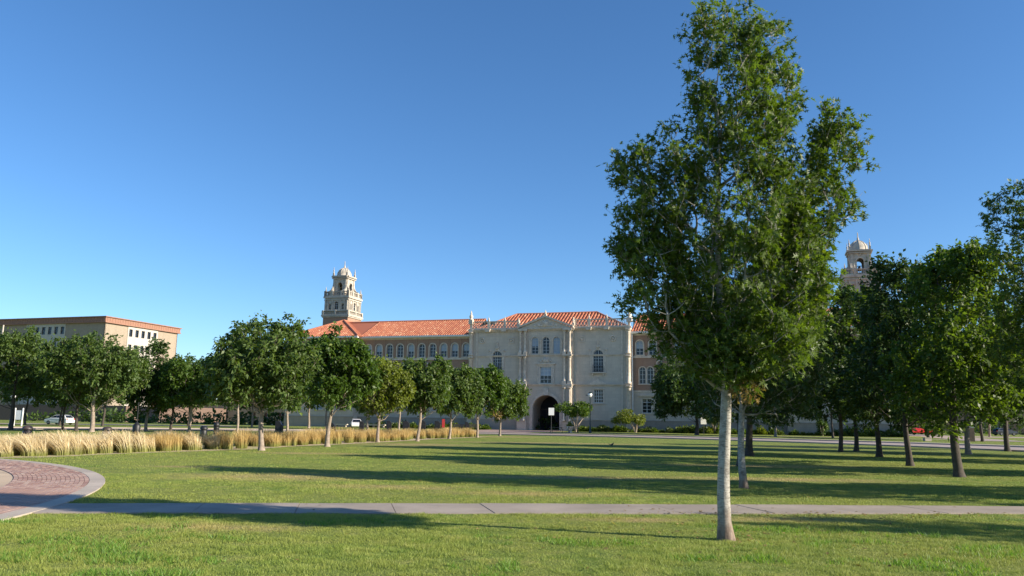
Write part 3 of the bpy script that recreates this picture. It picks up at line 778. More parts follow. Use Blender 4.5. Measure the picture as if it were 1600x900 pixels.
# ---- towers
def tower(cx, cy):
    tw = MB(frame(cx, cy)); w = 3.0
    tw.box(-w, w, -w, w, 0, 23.2)
    body = tw.build('tower', M['brick'], hall)
    def ring(name, hw, z0, z1, mat='tower_stone'):
        return MB(frame(cx, cy)).box(-hw, hw, -hw, hw, z0, z1).build(name, M[mat], body)
    ring('cornice', w+.35, 23.2, 23.5); ring('cornice', w+.2, 22.95, 23.199)
    # middle arcaded storey: 4 faces with one arched and two narrow windows
    w2 = 2.82
    for k in range(4):
        T = frame(cx, cy) @ Matrix.Rotation(k*pi/2, 4, 'Z') @ Matrix.Translation((0, -w2, 0))
        hs = [arched(0, 24.7, .85, 1.75, 10), rect(-1.55, 24.7, .5, 1.2), rect(1.55, 24.7, .5, 1.2)]
        f = MB(T).wall([(-w2, 23.5), (w2, 23.5), (w2, 27.2), (-w2, 27.2)], hs, .4)
        f.arch_band(0, 26.02, .425+.0, .62, -.08, 0, 10)
        for x in (-2.6, -2.05, -.95, .95, 2.05, 2.6): f.box(x-.11, x+.11, -.16, 0, 24.5, 26.75)
        f.box(-w2-.1, w2+.1, -.2, 0, 26.75, 26.95).box(-w2, w2, -.14, 0, 24.3, 24.5)
        f.box(-1.95, -1.15, -.1, 0, 26.0, 26.12).box(1.15, 1.95, -.1, 0, 26.0, 26.12)
        f.build('tower_face', M['tower_stone'], body)
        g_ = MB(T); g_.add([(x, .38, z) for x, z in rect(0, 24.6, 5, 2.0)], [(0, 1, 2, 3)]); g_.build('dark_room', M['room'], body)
        mb = MB(T).box(-.03, .03, .2, .25, 24.7, 26.4).box(-.42, .42, .2, .25, 25.5, 25.56).box(-.42, .42, .2, .25, 25.98, 26.04)
        for x in (-1.55, 1.55): mb.box(x-.025, x+.025, .2, .25, 24.7, 25.9).box(x-.25, x+.25, .2, .25, 25.28, 25.33)
        mb.build('glazing_bars', M['frame_paint'], body)
        balustrade(body, -w-.1, w+.1, 23.5, .95, -.28-.0, [-w, 0, w], T, 'tower_stone', .3, .07)
        # upper balustrade of the belfry terrace
        T2 = frame(cx, cy) @ Matrix.Rotation(k*pi/2, 4, 'Z') @ Matrix.Translation((0, -w2-.1, 0))
        balustrade(body, -w2, w2, 27.6, 1.1, .1, [-w2, -1.1, 1.1, w2], T2, 'tower_stone', .3, .07)
        for x in (-w2+.1, -1.15): finial(x, .15, 28.5, 1.3, .13, T2, body, 'tower_stone')
        # belfry face: wide arch opening
        w3 = 1.68
        T3 = frame(cx, cy) @ Matrix.Rotation(k*pi/2, 4, 'Z') @ Matrix.Translation((0, -w3, 0))
        f = MB(T3).wall([(-w3, 27.6), (w3, 27.6), (w3, 32.3), (-w3, 32.3)], [arched(0, 28.2, 1.15, 2.6, 12)], .4)
        f.arch_band(0, 30.225, .58, .8, -.1, 0, 12).box(-1.5, -1.15, -.14, 0, 27.6, 31.6).box(1.15, 1.5, -.14, 0, 27.6, 31.6)
        f.lathe([(.02, -.12), (.2, -.1), (.25, 0)], (0, 0, 31.4), 8, 'y').box(-w3-.15, w3+.15, -.3, 0, 31.65, 31.85)
        f.build('belfry_face', M['tower_stone'], body)
        MB(T3).box(-w3-.12, w3+.12, -.45, .1, 32.0, 32.3).build('belfry_cornice', M['tower_stone'], body)
        # scroll buttresses running out to the terrace corners
        Tb = frame(cx, cy) @ Matrix.Rotation(k*pi/2, 4, 'Z')
        pts = [(w3-.05, 27.6), (w2+.05, 27.6), (w2+.05, 28.9)]
        for i in range(9):
            a = pi/2*i/8; pts.append((w2-.0-(w2-w3)*sin(a), 28.95+1.95*(1-cos(a))))
        pts.append((w3-.05, 30.95))
        MB(Tb).prism(pts, -1.72, -1.42).build('scroll_buttress', M['tower_stone'], body)
        MB(Tb).prism(pts, 1.42, 1.72).build('scroll_buttress', M['tower_stone'], body)
        for s in (1,):
            finial(w3, -w3, 32.3, 2.0, .15, Tb, body, 'tower_stone')
    ring('cornice', w2+.28, 27.2, 27.6); ring('belfry_roof', 1.6, 32.0, 32.25)
    # dome
    prof = [(1.62, 0), (1.62, .15)]+[(1.58*cos(a), .15+1.85*sin(a)) for a in [rad(x) for x in (0, 15, 30, 45, 58, 70, 80, 88)]]
    MB(frame(cx, cy)).lathe(prof, (0, 0, 32.3), 16).build('dome', M['tower_stone'], body)
    b = MB(frame(cx, cy))
    for k in range(8):
        a = 2*pi*k/8; b.tube([(1.62*cos(e)*cos(a), 1.62*cos(e)*sin(a), 32.45+1.88*sin(e)) for e in [rad(x) for x in (0, 20, 40, 60, 80)]], .06, 5)
    b.build('dome_rib', M['tower_stone'], body)
    MB(frame(cx, cy)).lathe([(.3, 0), (.32, .2), (.14, .35), (.2, .5), (.09, .7), (.07, 1.5), (.01, 1.7)], (0, 0, 34.2), 8).build('finial', M['tower_stone'], body)
    # bell in the open belfry
    MB(frame(cx, cy)).lathe([(.5, 0), (.42, .2), (.3, .5), (.25, .7), (.05, .8)], (0, 0, 28.8), 12).box(-.9, .9, -.06, .06, 29.6, 29.72).build('bell', M['iron'], body)
    MB(frame(cx, cy)).box(-1.2, 1.2, -1.2, 1.2, 27.55, 27.65).build('belfry_floor', M['room'], body)
tower(-52.6, 23.0); tower(52.0, 20.6)

# ------------------------------------------------------------------ office building far left
OC = (-97.68, 190.)
office = empty('office_building', (OC[0], OC[1], 0), -TH, 'flat roofed tan brick office block with clay coloured fascia and dark upright windows', 'building')
def office_face(T, length, panels, rz, ox, oy):
    holes = []; spots = []
    for (p0, p1, wins) in panels:
        for row in range(4):
            for x in wins: holes.append(rect(x, 20.85-3.8*row, 1.12, 1.85)); spots.append((x, 20.85-3.8*row))
    segs = []
    x = 0 if length > 0 else length; end = length if length > 0 else 0
    for (p0, p1, wins) in sorted(panels):
        segs.append((x, p0, False)); segs.append((p0, p1, True)); x = p1
    segs.append((x, end, False))
    for a, b_, is_p in segs:
        if is_p:
            hs = [h for h in holes if a < h[0][0] < b_]
            MB(T).wall([(a, 3.8), (b_, 3.8), (b_, 23.42), (a, 23.42)], hs, .45, -.12).box(a, a+.02, -.12, 0, 3.8, 23.42).box(b_-.02, b_, -.12, 0, 3.8, 23.42).build('facing_panel', M['concrete_panel'], office)
            MB(T).box(a, b_, -.02, .2, 0, 3.8).build('wall', M['tan_brick'], office)
        else: MB(T).box(a, b_, 0, .3, 0, 23.42).build('wall', M['tan_brick'], office)
    for x, z in spots:
        p = T @ Vector((x, -.12, 0)); window_simple(x, z, rz, p)
    return
wm = {}
def window_simple(x, z, rz, p):
    if not wm:
        f = MB().box(-.56, -.5, .18, .26, 0, 1.85).box(.5, .56, .18, .26, 0, 1.85).box(-.5, .5, .18, .26, 0, .06).box(-.5, .5, .18, .26, 1.79, 1.85).box(-.5, .5, .19, .25, .9, .95)
        pn = MB(); pn.add([(-.56, .24, 0), (.56, .24, 0), (.56, .24, 1.85), (-.56, .24, 1.85)], [(0, 1, 2, 3)])
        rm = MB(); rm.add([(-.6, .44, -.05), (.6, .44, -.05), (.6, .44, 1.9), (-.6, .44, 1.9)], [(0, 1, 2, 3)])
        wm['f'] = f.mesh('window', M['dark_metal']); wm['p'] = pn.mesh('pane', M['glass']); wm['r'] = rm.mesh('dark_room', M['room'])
    o = link('window', wm['f'], office, (p.x, p.y, z), rz); link('pane', wm['p'], o); link('dark_room', wm['r'], o)
office_face(Matrix.Identity(4), -62, [(-24.4, -12.0, [-22.75-0+1.97*i for i in range(6)]), (-50, -37.6, [-48.4+1.97*i for i in range(6)])], 0, 0, 0)
office_face(frame(0, 0, 0, pi/2), 25, [(7.2, 17.6, [8.2+2.08*i for i in range(5)])], pi/2, 0, 0)
MB().box(-62, -61.7, .3, 25, 0, 23.42).box(-61.7, 0, 24.7, 25, 0, 23.42).box(-61.7, -.3, .3, 24.7, 22.9, 23.2).build('wall', M['tan_brick'], office)
MB().box(-62.6, .6, -.6, 25.6, 23.43, 23.7).box(-62.3, .45, -.45, 25.45, 23.7, 24.75).box(-62.7, .75, -.75, 25.75, 24.75, 24.97).build('fascia', M['fascia'], office)
b = MB()
for i in range(76):
    x = -62+i*.83; b.box(x, x+.05, -.5, -.45, 23.7, 24.75)
for i in range(31): b.box(.45, .5, i*.83, i*.83+.05, 23.7, 24.75)
b.build('fascia_ribs', M['fascia'], office, kind='stuff')
for x in (-31.0,): MB().tube([(x, -.9, 0), (x, -.9, 23.4)], .18, 8).build('downpipe', M['concrete_panel'], office)
# low ground-floor wall with doors in front of the office block
M['red_brick'] = plain('red_brown_brick', (.16, .105, .08), .9, .2, 3)
MB().box(-40, 14, -6, -5.6, 0, 3.6).box(13.6, 14, -5.6, 30, 0, 3.6).build('screen_wall', M['red_brick'], office)
for x in (4.0, 7.5): MB().box(x-.9, x+.9, -6.1, -6.0, 0, 2.4).build('door', M['iron'], office)

# low buildings that close the view between the two big ones and at the far right
def low_block(name, x, y, w, d, h, mat, label, roofm='fascia', n=6):
    e = empty(name, (x, y, 0), -TH, label, 'building')
    hs = [rect(-w/2+w*(i+.5)/n, 1.0, w/n*.4, min(1.8, h-1.8)) for i in range(n)]
    MB().wall([(-w/2, 0), (w/2, 0), (w/2, h), (-w/2, h)], hs, .3).build('wall', mat, e)
    MB().box(-w/2, -w/2+.3, 0.002, d, 0, h).box(w/2-.3, w/2, .002, d, 0, h).box(-w/2+.3, w/2-.3, d-.3, d, 0, h).build('wall', mat, e)
    MB().box(-w/2-.4, w/2+.4, -.4, d+.4, h, h+.5).build('roof', M[roofm], e)
    for i in range(n):
        cx = -w/2+w*(i+.5)/n; ww = w/n*.4; hh = min(1.8, h-1.8)
        f = MB().box(cx-ww/2, cx+ww/2, .2, .28, 1.0, 1.06).box(cx-ww/2, cx+ww/2, .2, .28, .94+hh, 1.0+hh).box(cx-.03, cx+.03, .2, .28, 1.06, .94+hh)
        wo_ = f.build('window', M['frame_paint'], e)
        p = MB(); p.add([(cx-ww/2, .26, 1), (cx+ww/2, .26, 1), (cx+ww/2, .26, 1+hh), (cx-ww/2, .26, 1+hh)], [(0, 1, 2, 3)]); p.build('pane', M['car_glass'], wo_)
    return e
low_block('campus_building', -78, 215, 60, 15, 5.5, M['tan_brick'], 'low tan brick building behind the trees between office block and hall', n=14)
low_block('campus_building', 142, 196, 130, 15, 9.5, M['brick'], 'low brown brick building far right beyond the parked vehicles', n=16)

# paved forecourt before the arch and the planted bed along the hall
b = MB()
q = [hall_world(-9.5, -30), hall_world(4.0, -27.5), hall_world(4.0, -.6), hall_world(-9.5, -.6)]
b.add([(x, y, .014) for x, y in q], [(0, 1, 2, 3)]); tag(b.build('forecourt', M['pink_paving']), kind='structure')
for (a, c_) in ((4.6, 37.6), (-35.6, -9.9)):
    b = MB(); q = [hall_world(a, -3.6), hall_world(c_, -3.6), hall_world(c_, -.15), hall_world(a, -.15)]
    b.add([(x, y, .018) for x, y in q], [(0, 1, 2, 3)]); tag(b.build('planting_bed', M['soil']), kind='structure')
b = MB(); q = [hall_world(4.0, -19.2), hall_world(60, -19.2), hall_world(60, -17.4), hall_world(4.0, -17.4)]
b.add([(x, y, .02) for x, y in q], [(0, 1, 2, 3)]); tag(b.build('pavement', M['concrete_pale']), kind='structure')
# drive at the right end of the hall
b = MB(); q = [hall_world(57, -24), hall_world(64, -24), hall_world(66, 40), hall_world(59, 40)]
b.add([(x, y, .024) for x, y in q], [(0, 1, 2, 3)]); tag(b.build('driveway', M['road']), kind='structure')
b = MB(); b.add([(-110, 112, .012), (-45, 133, .012), (-49, 141, .012), (-114, 120, .012)], [(0, 1, 2, 3)]); tag(b.build('car_park', M['road']), kind='structure')
b = MB(); b.add([(64, 128, .012), (200, 108, .012), (202, 122, .012), (66, 142, .012)], [(0, 1, 2, 3)]); tag(b.build('car_park', M['road']), kind='structure')

# mulch bed under the feather grass
bed_f = [(-21.5, 28.6), (-18.2, 31.3), (-16.9, 34.65), (-15.3, 38), (-13.6, 41.6), (-12.7, 46), (-11.1, 51), (-9, 58), (-6.4, 68), (-2.5, 79)]
b = MB(); n = len(bed_f)
b.add([(x+.45+.15*sin(i*2.1), y-.3, .005) for i, (x, y) in enumerate(bed_f)]+[(x-4.2, y+.9, .005) for x, y in bed_f], [(i, i+1, i+1+n, i+n) for i in range(n-1)])
M['dirt'] = plain('dry_tan_dirt', (.40, .32, .21), .95, .3, 2.5, bmp=.6)
tag(b.build('grass_bed', M['dirt']), kind='structure')

# ------------------------------------------------------------------ vegetation
def unit(a): return a/np.maximum(np.linalg.norm(a, axis=-1, keepdims=True), 1e-9)
LEAF_OAK = np.array([(0, 0), (.11, .45), (0, 1), (-.11, .45), (.02, .12), (.34, .38), (.03, .36), (.03, .40), (.40, .72), (.03, .62), (-.02, .12), (-.34, .38), (-.03, .36), (-.03, .40), (-.40, .72), (-.03, .62)], float)
LEAF_OAK_F = ([(0, 1, 2, 3)], [(4, 5, 6), (7, 8, 9), (10, 12, 11), (13, 15, 14)])
LEAF_NAR = np.array([(0, 0), (.27, .42), (0, 1), (-.27, .42)], float); LEAF_NAR_F = ([(0, 1, 2, 3)], [])
def leaf_cloud(P, A, N, S, shape, tint, fold=.25):
    outline, (quads, tris) = shape
    B = unit(np.cross(A, N)); N2 = np.cross(B, A)
    k = len(outline); n = len(P)
    V = P[:, None]+S[:, None, None]*(outline[None, :, :1]*B[:, None]+outline[None, :, 1:]*A[:, None]+fold*np.abs(outline[None, :, :1])*N2[:, None]-.18*(outline[None, :, 1:]**2)*np.array([0, 0, 1.]))
    off = (np.arange(n)*k)[:, None, None]
    F = []; T = []
    for q in (quads, tris):
        if q:
            q = np.array(q); F.append((off+q[None]).reshape(-1, q.shape[1])); T.append(np.repeat(tint, len(q)))
    return V.reshape(-1, 3), F, np.concatenate(T)

def skeleton(pts, trunk, bf=.35, down=1.6):
    """attach every point to the growing tree where reaching it is cheapest"""
    nodes = [np.array(p, float) for p in trunk]; par = [i-1 for i in range(len(trunk))]
    plen = [0.]
    for i in range(1, len(trunk)): plen.append(plen[-1]+np.linalg.norm(nodes[i]-nodes[i-1]))
    pts = np.array(pts); n = len(pts)
    best = np.full(n, 1e9); bp = np.zeros(n, int)
    def relax(i):
        d = pts-nodes[i]; L = np.linalg.norm(d, axis=1)
        c = L+bf*plen[i]+down*np.maximum(0, -(d[:, 2]-.35*L))
        m = c < best; best[m] = c[m]; bp[m] = i
    for i in range(1, len(nodes)): relax(i)
    done = np.zeros(n, bool)
    for _ in range(n):
        c = np.where(done, 1e12, best); j = int(np.argmin(c)); done[j] = True
        i = len(nodes); nodes.append(pts[j]); par.append(int(bp[j])); plen.append(plen[bp[j]]+np.linalg.norm(pts[j]-nodes[bp[j]]))
        relax(i)
    nodes = np.array(nodes); par = np.array(par)
    w = np.zeros(len(nodes)); kids = np.zeros(len(nodes), int)
    for i in range(len(nodes)-1, 0, -1):
        w[i] = max(w[i], .0)+(1. if kids[i] == 0 else 0); w[par[i]] += w[i]; kids[par[i]] += 1
    return nodes, par, w, kids
def frusta(A, B, ra, rb, n=5):
    D = unit(B-A); X = unit(np.cross(D, np.where(np.abs(D[:, 2:]) < .9, [[0, 0, 1.]], [[1., 0, 0]]))); Y = np.cross(D, X)
    an = 2*pi*np.arange(n)/n; c, s = np.cos(an)[None, :, None], np.sin(an)[None, :, None]
    ring = X[:, None]*c+Y[:, None]*s
    V = np.concatenate([A[:, None]+ring*ra[:, None, None], B[:, None]+ring*rb[:, None, None]], 1).reshape(-1, 3)
    i = np.arange(n); q = np.stack([i, (i+1) % n, (i+1) % n+n, i+n], 1)
    F = (np.arange(len(A))*2*n)[:, None, None]+q[None]
    return V, F.reshape(-1, 4)
def trunk_mesh(name, pts, radii, mat, n=14, seed=0, rough=.05):
    r_ = random.Random(seed); vs = []; fs = []
    ph = [r_.uniform(0, 6) for _ in range(3)]
    for j, (p, rr) in enumerate(zip(pts, radii)):
        for i in range(n):
            a = 2*pi*i/n; q = rr*(1+rough*sin(2*a+ph[0]+j*.3)+rough*.7*sin(3*a+ph[1]-j*.2)+rough*.5*r_.uniform(-1, 1))
            vs.append((p[0]+q*cos(a), p[1]+q*sin(a), p[2]))
    for j in range(len(pts)-1): fs += [(j*n+i, j*n+(i+1) % n, (j+1)*n+(i+1) % n, (j+1)*n+i) for i in range(n)]
    me = bpy.data.meshes.new(name); me.from_pydata(vs, [], fs); me.update(); me.polygons.foreach_set('use_smooth', [True]*len(fs)); me.materials.append(mat)
    return me

def tree(loc, lobes, h_clear, top, trunk_r, nodes_n, per, leaf, leaf_size, label, bark='bark_dark', lmat='leaf_oak', seed=1, lean=(0, 0), group=None, name='tree', spiky=.5, twig=.4, extra=None, droop=0., fork=0., br_k=1.):
    """lobes: (x, y, z, rx, ry, rz, weight) volumes of the crown; twigs grow through them from the trunk"""
    R = np.random.default_rng(seed)
    t = empty(name, loc, 0, label, 'tree', group)
    # trunk line
    tz = [0, .08, .25, .6]+list(np.linspace(1., h_clear, 4))+list(np.linspace(h_clear, top*.80, 7))[1:]
    tz = [z for i, z in enumerate(tz) if i == 0 or z > tz[i-1]+1e-3]
    pts = []; radii = []
    for z in tz:
        f = z/top; wx = .05*sin(z*1.7+seed)+lean[0]*f; wy = .05*cos(z*1.3+seed)+lean[1]*f
        pts.append((wx, wy, z))
        rr = trunk_r*(1-.22*min(1, z/h_clear)) if z <= h_clear else trunk_r*.78*max(.12, 1-(z-h_clear)/(top*.8-h_clear)*.95)
        if z < .35: rr *= 1+.42*(1-z/.35)**2
        radii.append(rr)
    k0 = len([z for z in tz if z <= h_clear+1e-6])
    link('trunk', trunk_mesh('trunk', pts, radii, M[bark], 14, seed), t)
    # crown nodes
    W_ = np.array([l[6] for l in lobes], float); W_ /= W_.sum(); P = []
    for l, k in zip(lobes, R.multinomial(nodes_n, W_)):
        d = unit(R.normal(size=(k, 3))); r = R.uniform(.12, 1, (k, 1))**(1/2.6)
        P.append(np.array(l[:3])+d*r*np.array(l[3:6]))
    P = np.concatenate(P); P = P[P[:, 2] > h_clear*.86]
    tk = pts[max(1, k0-2):]
    nodes, par, w, kids = skeleton(P, tk)
    rad_ = .0048*np.power(np.maximum(w, 1), .47)*br_k
    nt = len(tk); idx = np.arange(nt, len(nodes))
    ra = np.minimum(rad_[par[idx]], rad_[idx]*1.25); ra = np.minimum(ra, trunk_r*.42)
    # each limb bows a little: split in two with a lifted middle
    A, B = nodes[par[idx]], nodes[idx]; L = np.linalg.norm(B-A, axis=1, keepdims=True)
    Mid = (A+B)/2+np.array([0, 0, -1.])*L*.07+R.normal(size=A.shape)*L*.04
    rm = (ra+rad_[idx])/2
    V1, F1 = frusta(A, Mid, ra, rm); V2, F2 = frusta(Mid, B, rm, np.minimum(rad_[idx], rm))
    link('branches', np_mesh('branches', np.concatenate([V1, V2]), [np.concatenate([F1, F2+len(V1)])], M[bark], True), t)
    # twigs and leaves
    tip = idx[w[idx] <= 7]
    base = nodes[tip]; pd = unit(base-nodes[par[tip]])
    cen = np.array([np.average([l[0] for l in lobes], weights=W_), np.average([l[1] for l in lobes], weights=W_), 0])
    out = base-cen; out[:, 2] = 0; out = unit(out)
    nt_ = 3
    tb = np.repeat(base, nt_, 0); td = unit(np.repeat(pd, nt_, 0)*.6+np.repeat(out, nt_, 0)*.35+np.array([0, 0, spiky])+R.normal(size=tb.shape)*.45)
    tl = R.uniform(.5, 1.15, len(tb))*twig
    V3, F3 = frusta(tb, tb+td*tl[:, None], np.full(len(tb), .0042), np.full(len(tb), .002), 3)
    link('twigs', np_mesh('twigs', V3, [F3], M[bark]), t)['kind'] = 'stuff'
    n = len(tb)*per
    ti = np.repeat(np.arange(len(tb)), per); s = R.uniform(.05, 1.05, n)
    Pp = tb[ti]+td[ti]*(tl[ti]*s)[:, None]+R.normal(size=(n, 3))*.045*(leaf_size/.13)
    Ax = unit(td[ti]*.45+R.normal(size=(n, 3))*.75+np.array([0, 0, -.1-droop]))
    Nn = unit(R.normal(size=(n, 3))*.75+np.array([0, 0, .75])+.25*np.array(sun_vec))
    S = leaf_size*R.uniform(.65, 1.2, n)
    clump = R.beta(2, 2, len(tb))[ti]
    tint = np.clip(.65*R.beta(2, 2.4, n)+.4*clump-.03, 0, 1)
    V, F, T = leaf_cloud(Pp, Ax, Nn, S, leaf, tint)
    link('foliage', np_mesh('foliage', V, F, M[lmat], False, T), t)['kind'] = 'stuff'
    if extra:
        for (ex, ey, ez, er, en, em, es) in extra:
            d = unit(R.normal(size=(en, 3)))*er*R.uniform(.2, 1, (en, 1))**.5*np.array([1, 1, .8])
            Pp = np.array([ex, ey, ez])+d
            V, F, T = leaf_cloud(Pp, unit(R.normal(size=(en, 3))+np.array([0, 0, -.2])), unit(R.normal(size=(en, 3))), es*R.uniform(.6, 1.1, en), leaf, R.uniform(0, 1, en))
            link('dry_leaves' if em == 'leaf_brown' else 'yellow_leaves', np_mesh('dry_leaves', V, F, M[em], False, T), t)['kind'] = 'stuff'
    return t
OAK = (LEAF_OAK, LEAF_OAK_F); NAR = (LEAF_NAR, LEAF_NAR_F)

# the big young oak in front
front = [(.38, 0, 4.3, 1.08, 1.1, 2.2, 30), (.14, 0, 7.05, .62, .62, 1.35, 9), (.80, .1, 6.95, .5, .55, 1.05, 6), (.42, 0, 6.1, .78, .85, .9, 7),
         (-1.12, .1, 4.8, .52, .6, 1.15, 8), (-.75, 0, 5.1, .5, .6, 1.0, 5), (-.92, 0, 3.75, .58, .7, .8, 7), (1.80, 0, 5.45, .36, .45, 1.05, 6), (1.25, 0, 4.9, .5, .6, 1.0, 5), (1.10, 0, 4.0, .50, .7, .9, 7), (1.12, .2, 3.3, .5, .6, .5, 4),
         (.22, 0, 2.75, .88, 1.0, .5, 9), (.9, 0, 2.8, .42, .5, .35, 3), (-.4, 0, 2.6, .5, .5, .35, 4), (.05, -.4, 2.45, .5, .4, .3, 5), (-.6, 0, 3.05, .5, .6, .5, 4), (.5, -.6, 3.4, .9, .6, 1.1, 6)]
tree((3.15, 11.8, 0), front, 2.12, 8.5, .093, 1250, 10, OAK, .128, 'tall young oak with pale trunk in the foreground beside the path', 'bark_pale', 'leaf_oak', 4,
     (.0, 0), spiky=.75, twig=.31, extra=[(.27, -.25, 2.15, .26, 190, 'leaf_brown', .09), (.18, -.2, 2.42, .22, 90, 'leaf_yellow', .11)])

def round_lobes(r, z0, z1, seed, n=11, top_r=.6):
    R = random.Random(seed); h = z1-z0; zc = z0+h*.5
    out = [(0, 0, zc, r*.82, r*.82, h*.44, 26)]
    for i in range(n):
        a = 2*pi*i/n*1.618*3+R.uniform(-.3, .3); e = R.uniform(-.75, .95)
        q = r*.34*R.uniform(.8, 1.25); cc = math.sqrt(max(.05, 1-e*e*.8))
        x, y, z = (r-q)*cc*cos(a), (r-q)*cc*sin(a), zc+e*(h*.5-q*.8)
        out.append((x, y, z, q, q, q*1.15, 3.2))
    return out
def oak_lobes(r, z0, z1, seed):
    R = random.Random(seed); h = z1-z0
    out = [(0, 0, z0+h*.29, r*.97, r*.97, h*.31, 28), (0, 0, z0+h*.66, r*.6, r*.6, h*.28, 10)]
    for i in range(9):
        a = i*2.4+R.uniform(-.3, .3); f = R.uniform(.06, .8); q = r*.33*R.uniform(.8, 1.2)
        rr = (r-q)*(1-.55*max(0, f-.4))
        out.append((rr*cos(a), rr*sin(a), z0+h*f, q, q, q*1.7, 3.))
    for i in range(3):
        a = i*2.1+R.uniform(0, 6); out.append((r*.3*cos(a), r*.3*sin(a), z0+h*R.uniform(.84, .92), r*.16, r*.16, h*.10, 1.6))
    return out
ROW_R = 'oaks in rows on the right side of the lawn'
# x, y, crown dx, r, z0, z1, trunk_r, nodes, per, size, label, mat, bark
right_trees = [
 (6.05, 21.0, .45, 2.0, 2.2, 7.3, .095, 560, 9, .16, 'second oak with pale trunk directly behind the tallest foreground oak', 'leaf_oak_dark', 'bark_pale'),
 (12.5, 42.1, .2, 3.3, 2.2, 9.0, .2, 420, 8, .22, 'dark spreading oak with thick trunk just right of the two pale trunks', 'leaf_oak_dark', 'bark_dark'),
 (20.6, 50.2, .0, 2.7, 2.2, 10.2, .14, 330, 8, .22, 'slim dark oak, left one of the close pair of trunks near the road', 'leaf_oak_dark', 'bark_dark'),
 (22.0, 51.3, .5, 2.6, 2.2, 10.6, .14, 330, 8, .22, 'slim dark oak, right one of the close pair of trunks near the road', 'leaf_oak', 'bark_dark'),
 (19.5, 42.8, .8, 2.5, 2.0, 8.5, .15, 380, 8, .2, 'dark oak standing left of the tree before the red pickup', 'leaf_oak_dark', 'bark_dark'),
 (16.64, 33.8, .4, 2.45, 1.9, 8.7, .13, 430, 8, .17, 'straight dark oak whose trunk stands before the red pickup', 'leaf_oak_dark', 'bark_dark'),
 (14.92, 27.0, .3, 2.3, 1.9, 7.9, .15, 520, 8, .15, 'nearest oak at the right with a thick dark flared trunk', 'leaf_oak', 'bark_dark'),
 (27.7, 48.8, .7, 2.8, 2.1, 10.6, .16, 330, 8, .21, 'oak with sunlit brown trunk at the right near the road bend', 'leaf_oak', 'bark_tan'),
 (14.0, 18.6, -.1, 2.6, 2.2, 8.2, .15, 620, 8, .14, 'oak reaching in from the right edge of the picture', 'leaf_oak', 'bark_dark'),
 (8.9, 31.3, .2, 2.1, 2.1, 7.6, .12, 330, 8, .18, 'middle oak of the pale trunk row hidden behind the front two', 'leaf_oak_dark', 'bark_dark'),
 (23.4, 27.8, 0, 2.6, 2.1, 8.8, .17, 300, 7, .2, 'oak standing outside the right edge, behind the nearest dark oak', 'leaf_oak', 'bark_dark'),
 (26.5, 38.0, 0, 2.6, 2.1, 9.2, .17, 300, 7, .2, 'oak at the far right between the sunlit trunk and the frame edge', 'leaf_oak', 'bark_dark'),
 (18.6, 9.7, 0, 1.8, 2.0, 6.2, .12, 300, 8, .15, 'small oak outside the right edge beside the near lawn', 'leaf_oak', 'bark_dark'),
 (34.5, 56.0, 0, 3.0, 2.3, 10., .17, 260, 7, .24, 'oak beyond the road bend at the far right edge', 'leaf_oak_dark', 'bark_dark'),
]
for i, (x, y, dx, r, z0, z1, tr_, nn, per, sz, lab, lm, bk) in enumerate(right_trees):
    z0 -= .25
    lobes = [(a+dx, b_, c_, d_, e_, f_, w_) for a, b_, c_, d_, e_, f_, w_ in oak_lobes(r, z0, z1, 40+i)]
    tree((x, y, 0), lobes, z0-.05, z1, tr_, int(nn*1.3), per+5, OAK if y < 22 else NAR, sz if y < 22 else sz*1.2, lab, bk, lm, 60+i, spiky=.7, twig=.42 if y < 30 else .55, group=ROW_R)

grove = [o for o in bpy.data.objects if o.get('label', '').startswith('oak standing outside the right edge')][0]
for x, y, k, lab in ((23.5, 17.6, 1., 'first oak of the grove outside the right edge, level with the nearest right oaks'), (32.4, 25.0, 1.05, 'second oak of the grove outside the right edge, farther out'), (33.5, 36., 1.1, 'third oak of the grove outside the right edge'), (36, 46.5, 1.1, 'fourth oak of the grove outside the right edge, nearest the road'), (29.5, 12., .9, 'fifth oak of the grove outside the right edge, nearest the camera'), (42.5, 41., 1.1, 'sixth oak of the grove outside the right edge, outermost')):
    o = copy_tree(grove); o.location = (x, y, 0); o.rotation_euler = (0, 0, x); o.scale = (k, k, k); o['label'] = lab  # unseen oaks outside the view, placed to shade the lawn and right-hand trees
ROW_L = 'round crowned trees along the left side of the lawn'
left_trees = [
 (-12.24, 39.8, -.2, 2.6, 1.9, 6.5, .135, 620, 9, .19, 'large round tree with forked trunk, nearest of the left row', 'leaf_ash', 'bark_tan'),
 (-10.44, 46.3, .45, 2.05, 1.8, 6.45, .13, 480, 9, .20, 'bright green round tree with pale trunk, second of the left row', 'leaf_bright', 'bark_tan'),
 (-9.15, 56.2, .1, 1.95, 1.6, 6.0, .12, 400, 8, .21, 'yellowish green round tree, third of the left row', 'leaf_yellow', 'bark_tan'),
 (-6.82, 60.0, .3, 1.95, 1.7, 6.2, .12, 400, 8, .22, 'dark green tree with pale forked trunk left of the red banner', 'leaf_ash', 'bark_tan'),
 (-5.19, 69.2, .35, 2.3, 1.6, 6.4, .12, 400, 8, .24, 'round green tree directly right of the red banner', 'leaf_ash', 'bark_tan'),
 (-3.1, 75.7, .4, 2.1, 1.7, 6.8, .12, 380, 8, .25, 'bright green tree before the left side of the limestone pavilion', 'leaf_bright', 'bark_tan'),
 (-1.12, 84.8, .8, 2.1, 1.6, 6.2, .12, 340, 8, .26, 'last dark green tree of the left row, next to the archway', 'leaf_ash', 'bark_tan'),
]
ex = {6: [(-.4, -1.3, 2.3, .8, 260, 'leaf_brown', .24)]}
